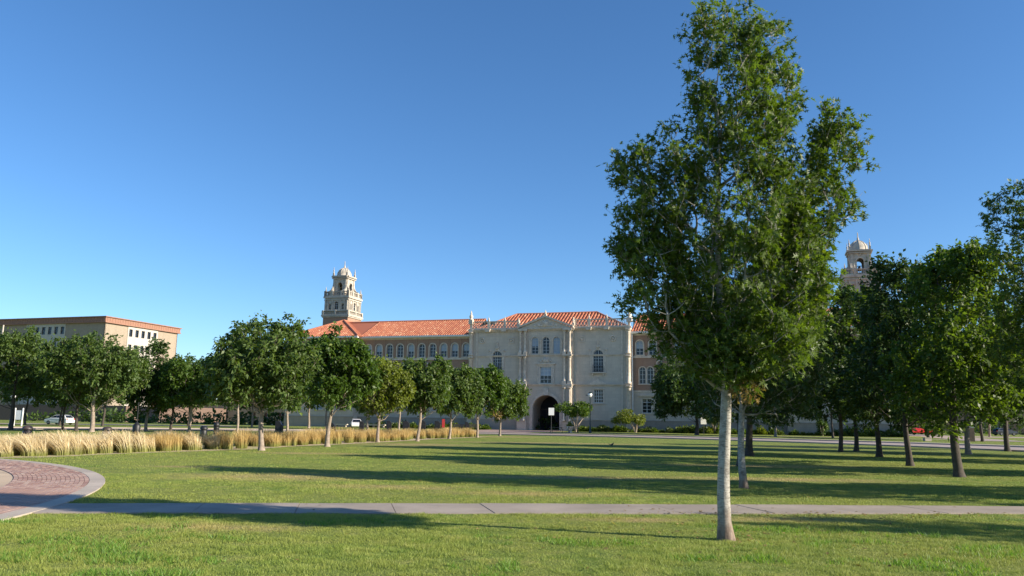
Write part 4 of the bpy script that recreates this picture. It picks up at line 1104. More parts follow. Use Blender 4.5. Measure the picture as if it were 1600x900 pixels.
for i, (x, y, dx, r, z0, z1, tr_, nn, per, sz, lab, lm, bk) in enumerate(left_trees):
    r *= 1.1; z0 -= .12
    lobes = [(a+dx, b_, c_, d_, e_, f_, w_) for a, b_, c_, d_, e_, f_, w_ in round_lobes(r, z0, z1, 80+i)]
    tree((x, y, 0), lobes, z0-.05, z1, tr_, int(nn*1.15), per+2, NAR, sz*1.25, lab, bk, lm, 90+i, (dx*.7+.12*sin(i*2.3), .3*cos(i*1.7)), spiky=.3, twig=.42, group=ROW_L, droop=.25, extra=ex.get(i))
back_trees = [
 (-48.7, 78.7, -1.0, 3.6, 2.0, 10.2, .22, 460, 8, 'leaf_ash', 'big dark tree at the left edge of the picture', 'bark_dark', None),
 (-39.1, 75.4, -.4, 4.8, 1.8, 9.6, .22, 720, 9, 'leaf_ash', 'widest round tree standing before the office block', 'bark_tan', None),
 (-42.3, 78.6, -.3, 1.9, 2.0, 7., .15, 200, 8, 'leaf_ash', 'smaller tree hidden behind the left part of the widest round tree', 'bark_dark', None),
 (-44.9, 81.0, -.3, 1.9, 2.0, 7., .13, 180, 8, 'leaf_ash', 'thin dark trunked tree behind and left of the widest round tree', 'bark_dark', None),
 (-37.2, 82.5, .1, 2.3, 2.0, 9.3, .16, 280, 8, 'leaf_oak_dark', 'pointed dark tree rising before the right end of the office block', 'bark_tan', None),
 (-35.15, 83.7, -.1, 2.2, 1.9, 6.6, .15, 260, 8, 'leaf_oak_dark', 'small tree with browning lower leaves left of the bright round tree', 'bark_dark', [(-1.0, -1.6, 3.0, 1.1, 300, 'leaf_brown', .26)]),
 (-32.5, 81.8, -.7, 3.5, 1.8, 7.8, .17, 460, 9, 'leaf_bright', 'bright round tree between the office block and the hall', 'bark_tan', None),
 (-26.7, 78.9, -.2, 2.2, 1.9, 7.2, .13, 280, 8, 'leaf_ash', 'tree partly hidden behind the left side of the nearest left tree', 'bark_tan', None),
 (-23.7, 85.7, 0, 3.5, 1.9, 8.8, .15, 420, 8, 'leaf_ash', 'tree filling the gap between the two nearest trees of the left row', 'bark_tan', None),
 (-68.6, 114., 0, 3.6, 2.2, 8.2, .16, 240, 7, 'leaf_ash', 'tree beside the white car, left of it', 'bark_dark', None),
 (-62.5, 112., 0, 3.4, 2.2, 7.6, .16, 220, 7, 'leaf_oak_dark', 'tree beside the white car, right behind it', 'bark_dark', None),
 (-56.8, 112.5, 0, 3.4, 2.2, 7.8, .18, 220, 7, 'leaf_ash', 'dark tree beyond the road below the office block corner', 'bark_dark', None),
 (-49.5, 124., 0, 3.6, 2.2, 8.2, .16, 240, 7, 'leaf_ash', 'tree before the reddish screen wall of the office block', 'bark_dark', None),
 (-41., 128., 0, 3.8, 2.2, 8.4, .18, 240, 7, 'leaf_oak_dark', 'tree beyond the road behind the bright round tree', 'bark_tan', None),
 (-31., 124., 0, 3.6, 2.2, 8.2, .18, 240, 7, 'leaf_ash', 'far tree behind the forked trunk of the nearest left tree', 'bark_tan', None),
 (-26.5, 116., 0, 3.3, 2.4, 8.0, .16, 220, 7, 'leaf_oak_dark', 'far tree before the left end of the hall', 'bark_tan', None),
 (-20.0, 113., 0, 2.8, 2.2, 7.6, .15, 200, 7, 'leaf_ash', 'far tree with pale trunk beyond the road behind the third tree of the left row', 'bark_tan', None),
 (-15.4, 112., 0, 2.8, 2.2, 7.6, .15, 200, 7, 'leaf_bright', 'far tree with pale trunk beyond the road behind the fourth tree of the left row', 'bark_tan', None),
 (-82., 118., 0, 4., 2.2, 8.6, .2, 220, 7, 'leaf_oak_dark', 'far tree at the left edge beyond the road', 'bark_dark', None),
 (25.8, 111.2, -.8, 5.9, 1.7, 10.0, .26, 620, 8, 'leaf_oak_dark', 'broad dark tree standing before the right wing beside the pavilion', 'bark_dark', None),
 (34.9, 106., .1, 3.8, 2.6, 9.6, .18, 320, 8, 'leaf_oak', 'tree with short pale trunk before the right wing', 'bark_tan', None),
 (41.2, 103., .1, 3.0, 2.6, 8.4, .15, 220, 8, 'leaf_oak_dark', 'small tree beyond the road before the right end of the hall', 'bark_dark', None),
 (53.5, 91.4, .5, 2.7, 2.5, 9.2, .16, 240, 8, 'leaf_oak', 'tree beside the brick pier, right of it', 'bark_dark', None),
 (50.6, 97.5, .5, 2.7, 2.5, 9.2, .18, 240, 8, 'leaf_oak_dark', 'tree beside the brick pier, left of it', 'bark_dark', None),
 (64.8, 114.4, .6, 3.2, 2.7, 10., .17, 240, 8, 'leaf_oak', 'tree on the far lawn behind the brick pier', 'bark_dark', None),
 (81., 136., 0, 4.6, 2.8, 9.5, .17, 280, 8, 'leaf_bright', 'sunlit tree on the far lawn near the right edge', 'bark_tan', None),
 (99., 160., 0, 6., 2.4, 11., .2, 280, 8, 'leaf_bright', 'most distant sunlit tree at the right edge', 'bark_tan', None),
 (72.5, 150., 0, 5., 2.4, 10., .2, 260, 8, 'leaf_oak_dark', 'dark tree behind the red pickup', 'bark_dark', None),
]
for i, (x, y, dx, r, z0, z1, tr_, nn, per, lm, lab, bk, exx) in enumerate(back_trees):
    fn = oak_lobes if ('pointed' in lab) else round_lobes
    lobes = [(a+dx, b_, c_, d_, e_, f_, w_) for a, b_, c_, d_, e_, f_, w_ in fn(r, z0, z1, 120+i)]
    far_k = .34 if y < 100 else .50
    tree((x, y, 0), lobes, z0, z1, tr_, int(nn*1.1), per+1, NAR, far_k, lab, bk, lm, 150+i, spiky=.3, twig=.55 if y < 100 else .8, droop=.15, extra=exx)

def small_tree(loc, r, z0, z1, seed, label, lm, n=150, size=.3, lean=0.):
    """many stemmed ornamental tree: stems fan out from one root"""
    R = np.random.default_rng(seed); t = empty('crape_myrtle', loc, 0, label, 'tree')
    b = MB(); heads = []
    for i in range(5):
        a = 2*pi*i/5+R.uniform(-.3, .3); q = R.uniform(.35, .6)*r
        p = [(.12*cos(a), .12*sin(a), 0), (.25*q*cos(a), .25*q*sin(a), z0*.6), (.7*q*cos(a), .7*q*sin(a), z0+.4), (q*cos(a), q*sin(a), z0+1.2)]
        b.tube(p, .085, 7, .035); heads.append(p[-1])
    b.build('trunk', M['bark_tan'], t)
    P = []
    for i in range(14):
        a = R.uniform(0, 2*pi); f = R.uniform(.15, 1)**.5; c = np.array([lean+(r*.72*f)*cos(a), (r*.72*f)*sin(a), z0+(z1-z0)*(.12+.7*R.uniform(0, 1))*(1.1-.45*f)])
        k = n*10//11; d = unit(R.normal(size=(k, 3)))*R.uniform(.2, 1, (k, 1))**.5*np.array([r*.30, r*.30, (z1-z0)*.19]); P.append(c+d)
    P = np.concatenate(P); k = len(P)
    V, F, T = leaf_cloud(P, unit(R.normal(size=(k, 3))+np.array([0, 0, .2])), unit(R.normal(size=(k, 3))*.7+np.array([0, 0, .8])), size*R.uniform(.6, 1.2, k), NAR, R.beta(2, 2, k))
    link('foliage', np_mesh('foliage', V, F, M[lm], False, T), t)['kind'] = 'stuff'
    return t
small_tree((10.2, 124.5, 0), 3.3, 1.9, 5.5, 5, 'multi stemmed green crape myrtle partly covering the archway', 'leaf_bright', 300, .36, -.4)
small_tree((19.6, 126.0, 0), 3.0, 1.5, 4.2, 6, 'low spreading crape myrtle below the right corner of the pavilion', 'leaf_yellow', 170, .36, -1.0)
small_tree((31.5, 124, 0), 1.5, 1.2, 3.8, 8, 'little crape myrtle beside the white sign before the right wing', 'leaf_shrub', 90, .3)
small_tree((45.5, 117.5, 0), 1.0, .3, 3.4, 9, 'slender light green shrub tree against the right wing wall', 'leaf_bright', 90, .28)

# shrubs along the base of the hall
def shrub_mesh(seed, mat, n=420):
    R = np.random.default_rng(seed); d = unit(R.normal(size=(n, 3))); d[:, 2] = np.abs(d[:, 2])
    P = d*R.uniform(.45, 1, (n, 1))*np.array([.75, .55, .75])*(1+.2*np.sin(5*d[:, :1]+seed))
    V, F, T = leaf_cloud(P, unit(d+R.normal(size=(n, 3))*.5+np.array([0, 0, .5])), unit(R.normal(size=(n, 3))+np.array([0, 0, .5])), .26*R.uniform(.6, 1.3, n), NAR, R.beta(2, 2, n))
    return np_mesh('shrub', V, F, M[mat], False, T)
sh = [shrub_mesh(i, m_) for i, m_ in enumerate(('leaf_shrub', 'leaf_oak', 'leaf_yellow', 'leaf_shrub'))]
random.seed(21)
def shrub_row(u0, u1, n, grp, lab, v=-1.6):
    for i in range(n):
        u_ = u0+(u1-u0)*(i+random.uniform(.2, .8))/n; x, y = hall_world(u_, v+random.uniform(-1.2, .6))
        o = link('shrub', random.choice(sh), None, (x, y, -.05), random.uniform(0, 6)); s = random.uniform(.7, 1.5); o.scale = (s*1.2, s, s*random.uniform(.7, 1.1))
        tag(o, lab, 'shrub', grp)
shrub_row(5.2, 14, 17, 'shrubs below the right half of the pavilion', 'low green shrub in the bed below the right half of the pavilion')
shrub_row(14.5, 37, 34, 'shrubs below the right wing', 'low green shrub in the bed below the right wing wall')
shrub_row(38, 54, 18, 'shrubs below the right end block', 'low shrub in the bed below the right end block of the hall', -2.)
shrub_row(-14, -10, 9, 'shrubs left of the archway', 'dark rounded shrub in the bed left of the archway')
shrub_row(-35, -15, 26, 'shrubs below the left wing', 'low green shrub in the bed below the left wing wall')
def far_hedge(pts, label):
    R = np.random.default_rng(3); Vs, Fs, Ts, k = [], [], [], 0
    for (x, y, r, h) in pts:
        n_ = 150; d = unit(R.normal(size=(n_, 3))); d[:, 2] = np.abs(d[:, 2]); P = np.array([x, y, 0])+d*R.uniform(.5, 1, (n_, 1))*np.array([r, r*.8, h])
        V, F, T = leaf_cloud(P, unit(d+R.normal(size=(n_, 3))*.6), unit(R.normal(size=(n_, 3))+np.array([0, 0, .5])), .9*R.uniform(.6, 1.3, n_), NAR, R.beta(2, 2, n_))
        Vs.append(V); Fs.append(F[0]+k); Ts.append(T); k += len(V)
    tag(link('hedge', np_mesh('hedge', np.concatenate(Vs), [np.concatenate(Fs)], M['leaf_oak_dark'], False, np.concatenate(Ts))), label, 'hedge', kind='stuff')
far_hedge([(-100+i*4.2+random.uniform(-1, 1), 172+random.uniform(-3, 3)-i*1.2, random.uniform(2, 4), random.uniform(1.5, 3.2)) for i in range(28)], 'dark hedge massed in the far strip between office block and hall')
far_hedge([(74+i*4.5+random.uniform(-1, 1), 180+random.uniform(-3, 3), random.uniform(3, 5), random.uniform(2.5, 7)) for i in range(34)], 'dark mass of far bushes before the low brown building at the right')

# feather grass clumps
def clump_mesh(seed, mat, n=330, lean=(-.35, 0.)):
    R = np.random.default_rng(seed); a = R.uniform(0, 2*pi, n); r0 = .25*np.sqrt(R.uniform(0, 1, n))
    base = np.stack([r0*np.cos(a), r0*np.sin(a), np.zeros(n)], 1)
    H_ = R.uniform(.62, 1.0, n); spread = R.uniform(.02, .34, n)*(.4+R.uniform(0, 1, n)*.8)
    dx = spread*np.cos(a)+lean[0]*R.uniform(.3, 1.25, n); dy = spread*np.sin(a)+lean[1]
    S_ = 5; ts = np.linspace(0, 1, S_); side = np.stack([-np.sin(a+R.uniform(-1, 1, n)), np.cos(a+R.uniform(-1, 1, n)), np.zeros(n)], 1)
    V = []; hh = []
    for t_ in ts:
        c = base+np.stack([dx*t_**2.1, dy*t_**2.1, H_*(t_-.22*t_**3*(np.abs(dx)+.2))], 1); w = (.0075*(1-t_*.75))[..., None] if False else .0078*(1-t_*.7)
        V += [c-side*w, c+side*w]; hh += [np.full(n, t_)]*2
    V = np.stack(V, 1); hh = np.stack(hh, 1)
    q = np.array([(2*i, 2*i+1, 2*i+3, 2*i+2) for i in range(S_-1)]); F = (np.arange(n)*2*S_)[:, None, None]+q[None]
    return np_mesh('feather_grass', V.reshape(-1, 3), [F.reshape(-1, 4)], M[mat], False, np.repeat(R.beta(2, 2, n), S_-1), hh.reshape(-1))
cm = [clump_mesh(i, 'feather', 360, (-.5, .05)) for i in range(4)]+[clump_mesh(10+i, 'feather_gold', 260, (-.10, .0)) for i in range(4)]
random.seed(5)
seg_names = ['pale windswept feather grass clump beside the round plaza', 'blond feather grass clump before the left group of trees', 'golden feather grass clump behind the nearest left tree', 'golden feather grass clump behind the middle of the left row', 'short golden feather grass clump near the archway forecourt']
cum = [0.]
for (a, b_), (c_, d_) in zip(bed_f[:-1], bed_f[1:]): cum.append(cum[-1]+math.hypot(c_-a, d_-b_))
def bed_point(s):
    for i in range(len(cum)-1):
        if s <= cum[i+1]:
            f = (s-cum[i])/(cum[i+1]-cum[i]); return bed_f[i][0]+(bed_f[i+1][0]-bed_f[i][0])*f, bed_f[i][1]+(bed_f[i+1][1]-bed_f[i][1])*f
    return bed_f[-1]
s = .2; cnt = 0
while s < cum[-1]:
    x, y = bed_point(s); gap = 41.8 < y < 43.4
    for row in range(4):
        if gap or random.random() < .15: continue
        xx = x-.4-row*.72+random.uniform(-.22, .22); yy = y+.1+row*.16+random.uniform(-.3, .3)
        pale = yy < 37.5 or (yy < 41 and random.random() < .5)
        o = link('feather_grass', random.choice(cm[:4] if pale else cm[4:]), None, (xx, yy, 0), random.uniform(-.35, .35))
        k = random.uniform(.92, 1.18) if yy < 60 else random.uniform(.9, 1.1); o.scale = (k*1.12, k*1.12, k*random.uniform(.74, 1.02))
        si = 0 if yy < 33 else 1 if yy < 40 else 2 if yy < 47 else 3 if yy < 64 else 4
        tag(o, seg_names[si], 'ornamental grass', ('feather grass by the plaza', 'feather grass before the left trees', 'feather grass behind the nearest left tree', 'feather grass behind the middle of the left row', 'feather grass near the forecourt')[si]); cnt += 1
    s += random.uniform(.62, .86) if y < 48 else 1.1
print('clumps', cnt)

# lawn blades: real grass where single blades can be seen
def on_paving(x, y):
    n_ = np.interp(x, [p[0] for p in near], [p[1] for p in near]); f_ = np.interp(x, [p[0] for p in far], [p[1] for p in far])
    r = np.hypot(x-PC[0], y-PC[1])
    return ((y > n_+.01) & (y < f_-.01)) | (r < 21.87)
def value_noise(x, y, s, seed):
    R = np.random.default_rng(seed); G = R.uniform(0, 1, (256, 256)); xi, yi = x/s+300, y/s+300
    x0, y0 = np.floor(xi).astype(int), np.floor(yi).astype(int); fx, fy = xi-x0, yi-y0; fx, fy = fx*fx*(3-2*fx), fy*fy*(3-2*fy)
    g_ = lambda i, j: G[i % 256, j % 256]
    return (g_(x0, y0)*(1-fx)+g_(x0+1, y0)*fx)*(1-fy)+(g_(x0, y0+1)*(1-fx)+g_(x0+1, y0+1)*fx)*fy
def blades(y0, y1, n, h, wd, seed):
    R = np.random.default_rng(seed)
    y = y0+(y1-y0)*R.uniform(0, 1, n)**.85; x = R.uniform(-1, 1, n)*(y*.67+.6)
    m = ~on_paving(x, y); x, y = x[m], y[m]
    lush = value_noise(x, y, .8, 1)*.45+value_noise(x, y, .17, 2)*.55
    keep = R.uniform(0, 1, len(x)) < .35+1.1*lush; x, y, lush = x[keep], y[keep], lush[keep]
    k = len(x); hh = h*R.uniform(.5, 1.1, k)*(.4+1.5*np.clip((lush-.35)*1.8, 0, 1.1)); a = R.uniform(0, 2*pi, k); ln = R.uniform(.15, .95, k)*hh
    B = np.stack([x, y, np.zeros(k)], 1); sd = np.stack([np.cos(a), np.sin(a), np.zeros(k)], 1)*wd*.5; b2 = R.uniform(0, 2*pi, k)
    tip = B+np.stack([np.cos(b2)*ln, np.sin(b2)*ln, hh], 1)
    V = np.stack([B-sd, B+sd, tip], 1).reshape(-1, 3); F = np.arange(3*k).reshape(-1, 3)
    tint = np.clip(R.beta(1.6, 2.2, k)*.8+.5*(lush-.35), 0, 1)
    return np_mesh('lawn_grass', V, [F], M['blade'], False, tint)
tag(link('lawn_grass', blades(7.9, 14.6, 420000, .036, .007, 1)), 'short mown grass of the lawn on the near side of the path', 'grass', kind='stuff')
tag(link('lawn_grass', blades(14.4, 23, 260000, .034, .010, 2)), 'short mown grass of the lawn beyond the path', 'grass', kind='stuff')
tag(link('lawn_grass', blades(23, 46, 240000, .035, .015, 3)), 'short mown grass of the lawn in the middle distance', 'grass', kind='stuff')

# coarse weed tufts in patches and a litter of fallen leaves
def weeds():
    R = np.random.default_rng(12); n = 60000
    y = 7.9+5.6*R.uniform(0, 1, n); x = R.uniform(-1, 1, n)*(y*.67+.6)
    v = value_noise(x*.7, y*1.6, .9, 9)*.6+value_noise(x, y, .22, 10)*.4
    m = (v > .60) & ~on_paving(x, y); x, y, v = x[m], y[m], v[m]; k = len(x)
    hh = R.uniform(.035, .085, k)*(.5+1.6*(v-.58)*2.2).clip(.4, 1.2); a, b2 = R.uniform(0, 2*pi, k), R.uniform(0, 2*pi, k); ln = hh*R.uniform(.3, 1.2, k)
    B = np.stack([x, y, np.zeros(k)], 1); sd = np.stack([np.cos(a), np.sin(a), np.zeros(k)], 1)*.0065
    V = np.stack([B-sd, B+sd, B+np.stack([np.cos(b2)*ln, np.sin(b2)*ln, hh], 1)], 1).reshape(-1, 3)
    tag(link('weed_grass', np_mesh('weed_grass', V, [np.arange(3*k).reshape(-1, 3)], M['weed'], False, R.beta(2, 2, k))), 'coarser bright green weedy grass growing in patches in the near lawn', 'grass', kind='stuff')
    n = 420; P = np.concatenate([np.stack([R.uniform(-6, 10, n//3), R.uniform(8.5, 22, n//3), np.full(n//3, .03)], 1),
        np.array([3.2, 12.2, .03])+R.normal(size=(n//3, 3))*np.array([1.6, 1.0, .004]), np.array([6.2, 14.9, .04])+R.normal(size=(n//3, 3))*np.array([1.8, .35, .004])])
    k = len(P); A_ = R.normal(size=(k, 3))*np.array([1, 1, .15]); N_ = R.normal(size=(k, 3))*.3+np.array([0, 0, 1])
    V, F, T = leaf_cloud(P, unit(A_), unit(N_), .085*R.uniform(.6, 1.1, k), OAK, R.uniform(0, 1, k))
    tag(link('fallen_leaves', np_mesh('fallen_leaves', V, F, M['leaf_brown'], False, T)), 'scattered dry brown leaves lying on the lawn and path near the pale trunk', 'leaves', kind='stuff')
M['weed'] = leaf_mat('weed_blade', (.085, .18, .028), (.18, .29, .05), (.32, .38, .09), .35)
weeds()

# ------------------------------------------------------------------ street furniture
def dome_bin(loc, label, r=.23, h=1.0, mat='bronze'):
    t = empty('litter_bin', loc, 0, label, 'litter bin')
    MB().lathe([(r*.95, 0), (r*.95, .06), (r, .08), (r, h*.66), (r*.9, h*.7)], n=16).build('body', M[mat], t)
    MB().lathe([(r*.85, h*.7), (r*.85, h*.78)], n=16).build('opening', M['iron'], t)
    MB().lathe([(r*1.12, h*.78), (r*1.15, h*.82), (r*1.05, h*.9), (r*.75, h*.97), (r*.3, h), (.01, h*1.005)], n=16).build('dome_lid', M[mat], t)
    return t
def hood_bin(loc, label, w=.5, h=1.15, mat='iron', rz=0):
    t = empty('litter_bin', loc, rz, label, 'litter bin')
    T = Matrix.Rotation(pi/2, 4, 'Z')
    MB().prism([(-w/2, .05), (w/2, .05), (w/2, h*.78), (w*.1, h), (-w/2, h)], -w/2, w/2).build('body', M[mat], t)
    MB().box(-w/2-.03, w/2+.03, -w/2-.03, w/2+.03, 0, .05).build('base', M[mat], t)
    MB().box(-w*.25, w*.25, -w/2-.02, -w/2, h*.55, h*.7).build('flap', M['dark_metal'], t)
    return t
dome_bin((-26.0, 43.5, 0), 'brown domed litter bin behind the feather grass, leftmost', .24, 1.0)
dome_bin((-24.2, 48.5, 0), 'low brown domed litter bin before the widest round tree', .25, .92)
dome_bin((-20.3, 53.5, 0), 'dark domed bin beside a taller black bollard', .22, .98, 'iron')
def bollard(loc, label, r=.17, h=1.2, mat='iron'):
    t = empty('bollard', loc, 0, label, 'bollard')
    MB().lathe([(r*1.25, 0), (r*1.25, .12), (r, .16), (r, h*.75), (r*1.12, h*.78), (r*1.1, h*.86), (r*.8, h*.95), (.02, h)], n=14).build('post', M[mat], t)
    MB().lathe([(r*1.02, h*.66), (r*1.06, h*.68), (r*1.02, h*.7)], n=14, caps=False).build('collar', M['dark_metal'], t)
    return t
bollard((-20.2, 55.5, 0), 'tall black round headed bollard right of a domed bin', .18, 1.25)
# wrapped black post left of it
t = empty('signal_post', (-28.7, 62, 0), 0, 'slim black post with a swollen dark cabinet at its foot behind the feather grass', 'post')
MB().tube([(0, 0, .9), (0, 0, 2.6)], .035, 8).build('pole', M['iron'], t)
MB().lathe([(.24, 0), (.27, .3), (.3, .8), (.22, .92), (.06, 1.1)], n=10).build('cabinet', M['iron'], t)
hood_bin((-17.6, 61.5, 0), 'black bin with slanted hood in the gap of the feather grass', .5, 1.32)
hood_bin((-15.2, 69, 0), 'black bin right beside the trunk of the second left tree', .5, 1.2)
hood_bin((-18.4, 100, 0), 'black bin before the trunk of a far tree left of the third left tree', .55, 1.25)
hood_bin((-15.6, 104, 0), 'black bin between the third and fourth left trees', .6, 1.35)
hood_bin((-13.4, 104, 0), 'black bin directly left of the fourth left tree', .8, 1.35)
hood_bin((-11.6, 108, 0), 'black bin right of the fourth left tree', .6, 1.4)
hood_bin((-9.9, 110, 0), 'black bin just left of the red banner', .75, 1.4)
hood_bin((-6.2, 116, 0), 'black bin between the two slatted benches', .6, 1.3)
# red banner
t = empty('banner', (-9.15, 110.5, 0), 0, 'narrow red upright banner on a stand beneath the trees', 'banner')
MB().box(-.19, .19, -.02, .02, .5, 1.65).build('cloth', M['red_cloth'], t); MB().tube([(-.22, 0, 0), (-.22, 0, 1.7)], .025, 6).build('pole', M['dark_metal'], t)
MB().box(-.3, .3, -.2, .2, 0, .05).build('base', M['dark_metal'], t)
def bench(loc, rz, label, w=1.7):
    t = empty('bench', loc, rz, label, 'bench')
    for i in range(4): MB().box(-w/2, w/2, -.24+i*.125, -.14+i*.125, .42, .46).build('seat_slat', M['wood'], t)
    for i in range(4): MB().box(-w/2, w/2, .27, .30, .55+i*.11, .63+i*.11).build('back_slat', M['wood'], t)
    for x in (-w/2+.1, w/2-.1):
        MB().box(x-.03, x+.03, -.22, .3, .36, .42).box(x-.03, x+.03, .30, .34, .42, 1.0).build('side_frame', M['iron'], t)
        MB().box(x-.035, x+.035, -.22, -.16, 0, .36).build('leg', M['iron'], t); MB().box(x-.035, x+.035, .24, .3, 0, .36).build('leg', M['iron'], t)
    return t
bench((-7.6, 117, 0), -TH+pi*.0, 'slatted wooden bench, left one of two under the trees beside the hall')
bench((-5.6, 119, 0), -TH, 'slatted wooden bench, right one of two under the trees beside the hall')
def long_bench(loc, label):
    t = empty('stone_bench', loc, -TH, label, 'bench')
    MB().box(-2.2, 2.2, -.28, .28, .4, .55).build('seat', M['stone_trim'], t)
    for x in (-1.8, 0, 1.8): MB().box(x-.15, x+.15, -.2, .2, 0, .4).build('leg', M['stone_dark'], t)
c_ = hall_world(-38, -3); long_bench((c_[0], c_[1], 0), 'long low stone bench before the left end of the hall')
c_ = hall_world(-30.6, -3); long_bench((c_[0], c_[1], 0), 'long low stone bench beneath the left wing, nearer the pavilion')
# table and bench group before the arch
t = empty('picnic_table', (6.3, 109, 0), -TH, 'dark metal picnic table with two benches before the archway', 'table')
MB().box(-.9, .9, -.38, .38, .72, .78).build('tabletop', M['dark_metal'], t)
for y in (-.75, .75): MB().box(-.9, .9, y-.14, y+.14, .42, .47).build('seat', M['dark_metal'], t)
for x in (-.7, .7):
    MB().tube([(x, -.8, 0), (x, -.2, .72)], .03, 6).build('leg', M['dark_metal'], t); MB().tube([(x, .8, 0), (x, .2, .72)], .03, 6).build('leg', M['dark_metal'], t)
    MB().box(x-.025, x+.025, -.8, .8, .38, .42).build('brace', M['dark_metal'], t)
bench((8.7, 110.5, 0), -TH+.4, 'wooden bench beside the picnic table before the archway', 1.4)
t = empty('plant_pot', (8.4, 113, 0), 0, 'stone urn planter with dry plants right of the archway', 'planter')
MB().lathe([(.3, 0), (.35, .1), (.2, .2), (.45, .6), (.5, .9), (.42, .92)], n=14).build('urn', M['stone_trim'], t)
pl = link('plants', sh[2], t, (0, 0, .75)); pl.scale = (.7, .7, .9)
# signs: plain white plates on posts, seen from their bright side
def plate_sign(loc, label, z0, w, h, posts=(0,)):
    t = empty('sign', loc, 0, label, 'sign')
    MB().box(-w/2, w/2, -.03, 0, z0, z0+h).build('panel', M['white_paint'], t)
    for x in posts: MB().tube([(x, .03, 0), (x, .03, z0+h*.9)], .035, 8).build('post', M['dark_metal'], t)
    return t
plate_sign((5.35, 104.5, 0), 'white rectangular sign on a slim pole before the dark archway', 2.35, .72, .95)
sg = plate_sign((27.9, 116.0, 0), 'white sign with a small square top panel before the right wing', 1.45, .82, 1.0)
MB().box(-.22, .18, -.03, 0, 2.5, 2.85).build('top_panel', M['white_paint'], sg)
# lamp posts
def lamp_post(loc, label, h=5.6):
    t = empty('street_lamp', loc, 0, label, 'street lamp')
    MB().lathe([(.2, 0), (.2, .25), (.13, .4), (.12, .9), (.075, 1.0), (.06, h-.75), (.09, h-.72), (.09, h-.65)], n=12).build('pole', M['green_metal'], t)
    MB().lathe([(.12, 0), (.26, .18), (.3, .38), (.24, .5), (.1, .58)], (0, 0, h-.65), 12).build('globe', M['lamp_glass'], t)
    MB().lathe([(.3, 0), (.2, .12), (.04, .2), (.02, .34)], (0, 0, h-.13), 10).build('cap', M['green_metal'], t)
    MB().box(-.5, -.06, -.02, .02, h-.5, h-.45).box(-.62, -.4, -.1, .1, h-.42, h-.34).build('arm', M['green_metal'], t)
    return t
lamp_post((11.05, 111, 0), 'dark green street lamp with white globe before the hall right of the archway')
lamp_post((-62, 100, 0), 'street lamp with white globe at the left edge among the trees', 4.0)
# white twin post stop and pillar
t = empty('shelter_frame', (-63.5, 104, 0), 0, 'pair of white posts with a pale panel between them at the left', 'sign')
MB().tube([(-.5, 0, 0), (-.5, 0, 2.3)], .09, 8).build('post', M['white_paint'], t); MB().tube([(.5, 0, 0), (.5, 0, 2.3)], .09, 8).build('post', M['white_paint'], t)
MB().box(-.38, .38, -.02, .02, .8, 2.0).build('panel', M['blind'], t)
t = empty('brick_pier', (51.9, 91.0, 0), -TH, 'square orange brown brick gate pier with stone cap', 'pier')
MB().box(-.42, .42, -.42, .42, 0, 1.5).build('shaft', plain('orange_brown_brick', (.34, .19, .12), .9, .2, 4, bmp=.5), t); MB().box(-.48, .48, -.48, .48, 1.5, 1.62).prism_z([(-.4, -.4), (.4, -.4), (.4, .4), (-.4, .4)], 1.62, 1.7).build('cap', M['stone_trim'], t)
t = empty('utility_box', (46.3, 89.5, 0), 0, 'small pale concrete utility box on the grass by the road', 'box')
MB().box(-.35, .35, -.25, .25, 0, .34).build('body', M['concrete_pale'], t); MB().box(-.38, .38, -.28, .28, .34, .4).build('lid', M['concrete_pale'], t)
# small dark bird on the grass
bd = empty('bird', (6.62, 52.4, 0), .6, 'small dark bird standing on the shaded lawn', 'bird')
bm2 = bpy.data.meshes.new('body')
sk = [(0, 0, .17), (.07, 0, .20), (.115, 0, .255), (.14, 0, .29), (.19, 0, .285), (-.07, 0, .15), (-.15, 0, .17), (-.27, 0, .235)]
bm2.from_pydata(sk, [(0, 1), (1, 2), (2, 3), (3, 4), (0, 5), (5, 6), (6, 7)], []); bm2.update()
bo = link('body', bm2, bd); sm_ = bo.modifiers.new('skin', 'SKIN'); sd_ = bo.modifiers.new('sub', 'SUBSURF'); sd_.levels = sd_.render_levels = 2
for v_, r_ in zip(bm2.skin_vertices[0].data, (.062, .058, .034, .036, .006, .05, .024, .02)): v_.radius = (r_, r_*.9)
bm2.skin_vertices[0].data[0].use_root = True; bm2.materials.append(M['iron'])
for s_ in (-1, 1): MB().tube([(.0, s_*.028, .13), (.015, s_*.03, .06), (0, s_*.03, 0)], .006, 5).box(-.01, .045, s_*.03-.012, s_*.03+.012, 0, .006).build('leg', M['iron'], bd)

# ------------------------------------------------------------------ vehicles
def loft(prof, widths, mat, name, parent, sm=True):
    """side outline (x,z) closed; widths give half width by height so flanks lean in"""
    zs = [z for x, z in prof]
    def hw(z): return float(np.interp(z, [w_[0] for w_ in widths], [w_[1] for w_ in widths]))
    n = len(prof); b = MB()
    vs = [(x, -hw(z), z) for x, z in prof]+[(x, hw(z), z) for x, z in prof]
    b.add(vs, [(i, (i+1) % n, (i+1) % n+n, i+n) for i in range(n)])
    polys = tessellate_polygon([[Vector((x, z, 0)) for x, z in prof]])
    b.add(vs[:n], [tuple(t_) for t_ in polys]); b.add(vs[n:], [tuple(t_)[::-1] for t_ in polys])
    o = b.build(name, M[mat] if isinstance(mat, str) else mat, parent)
    bv = o.modifiers.new('bevel', 'BEVEL'); bv.width = .04; bv.segments = 2; bv.limit_method = 'ANGLE'; bv.angle_limit = rad(35)
    return o
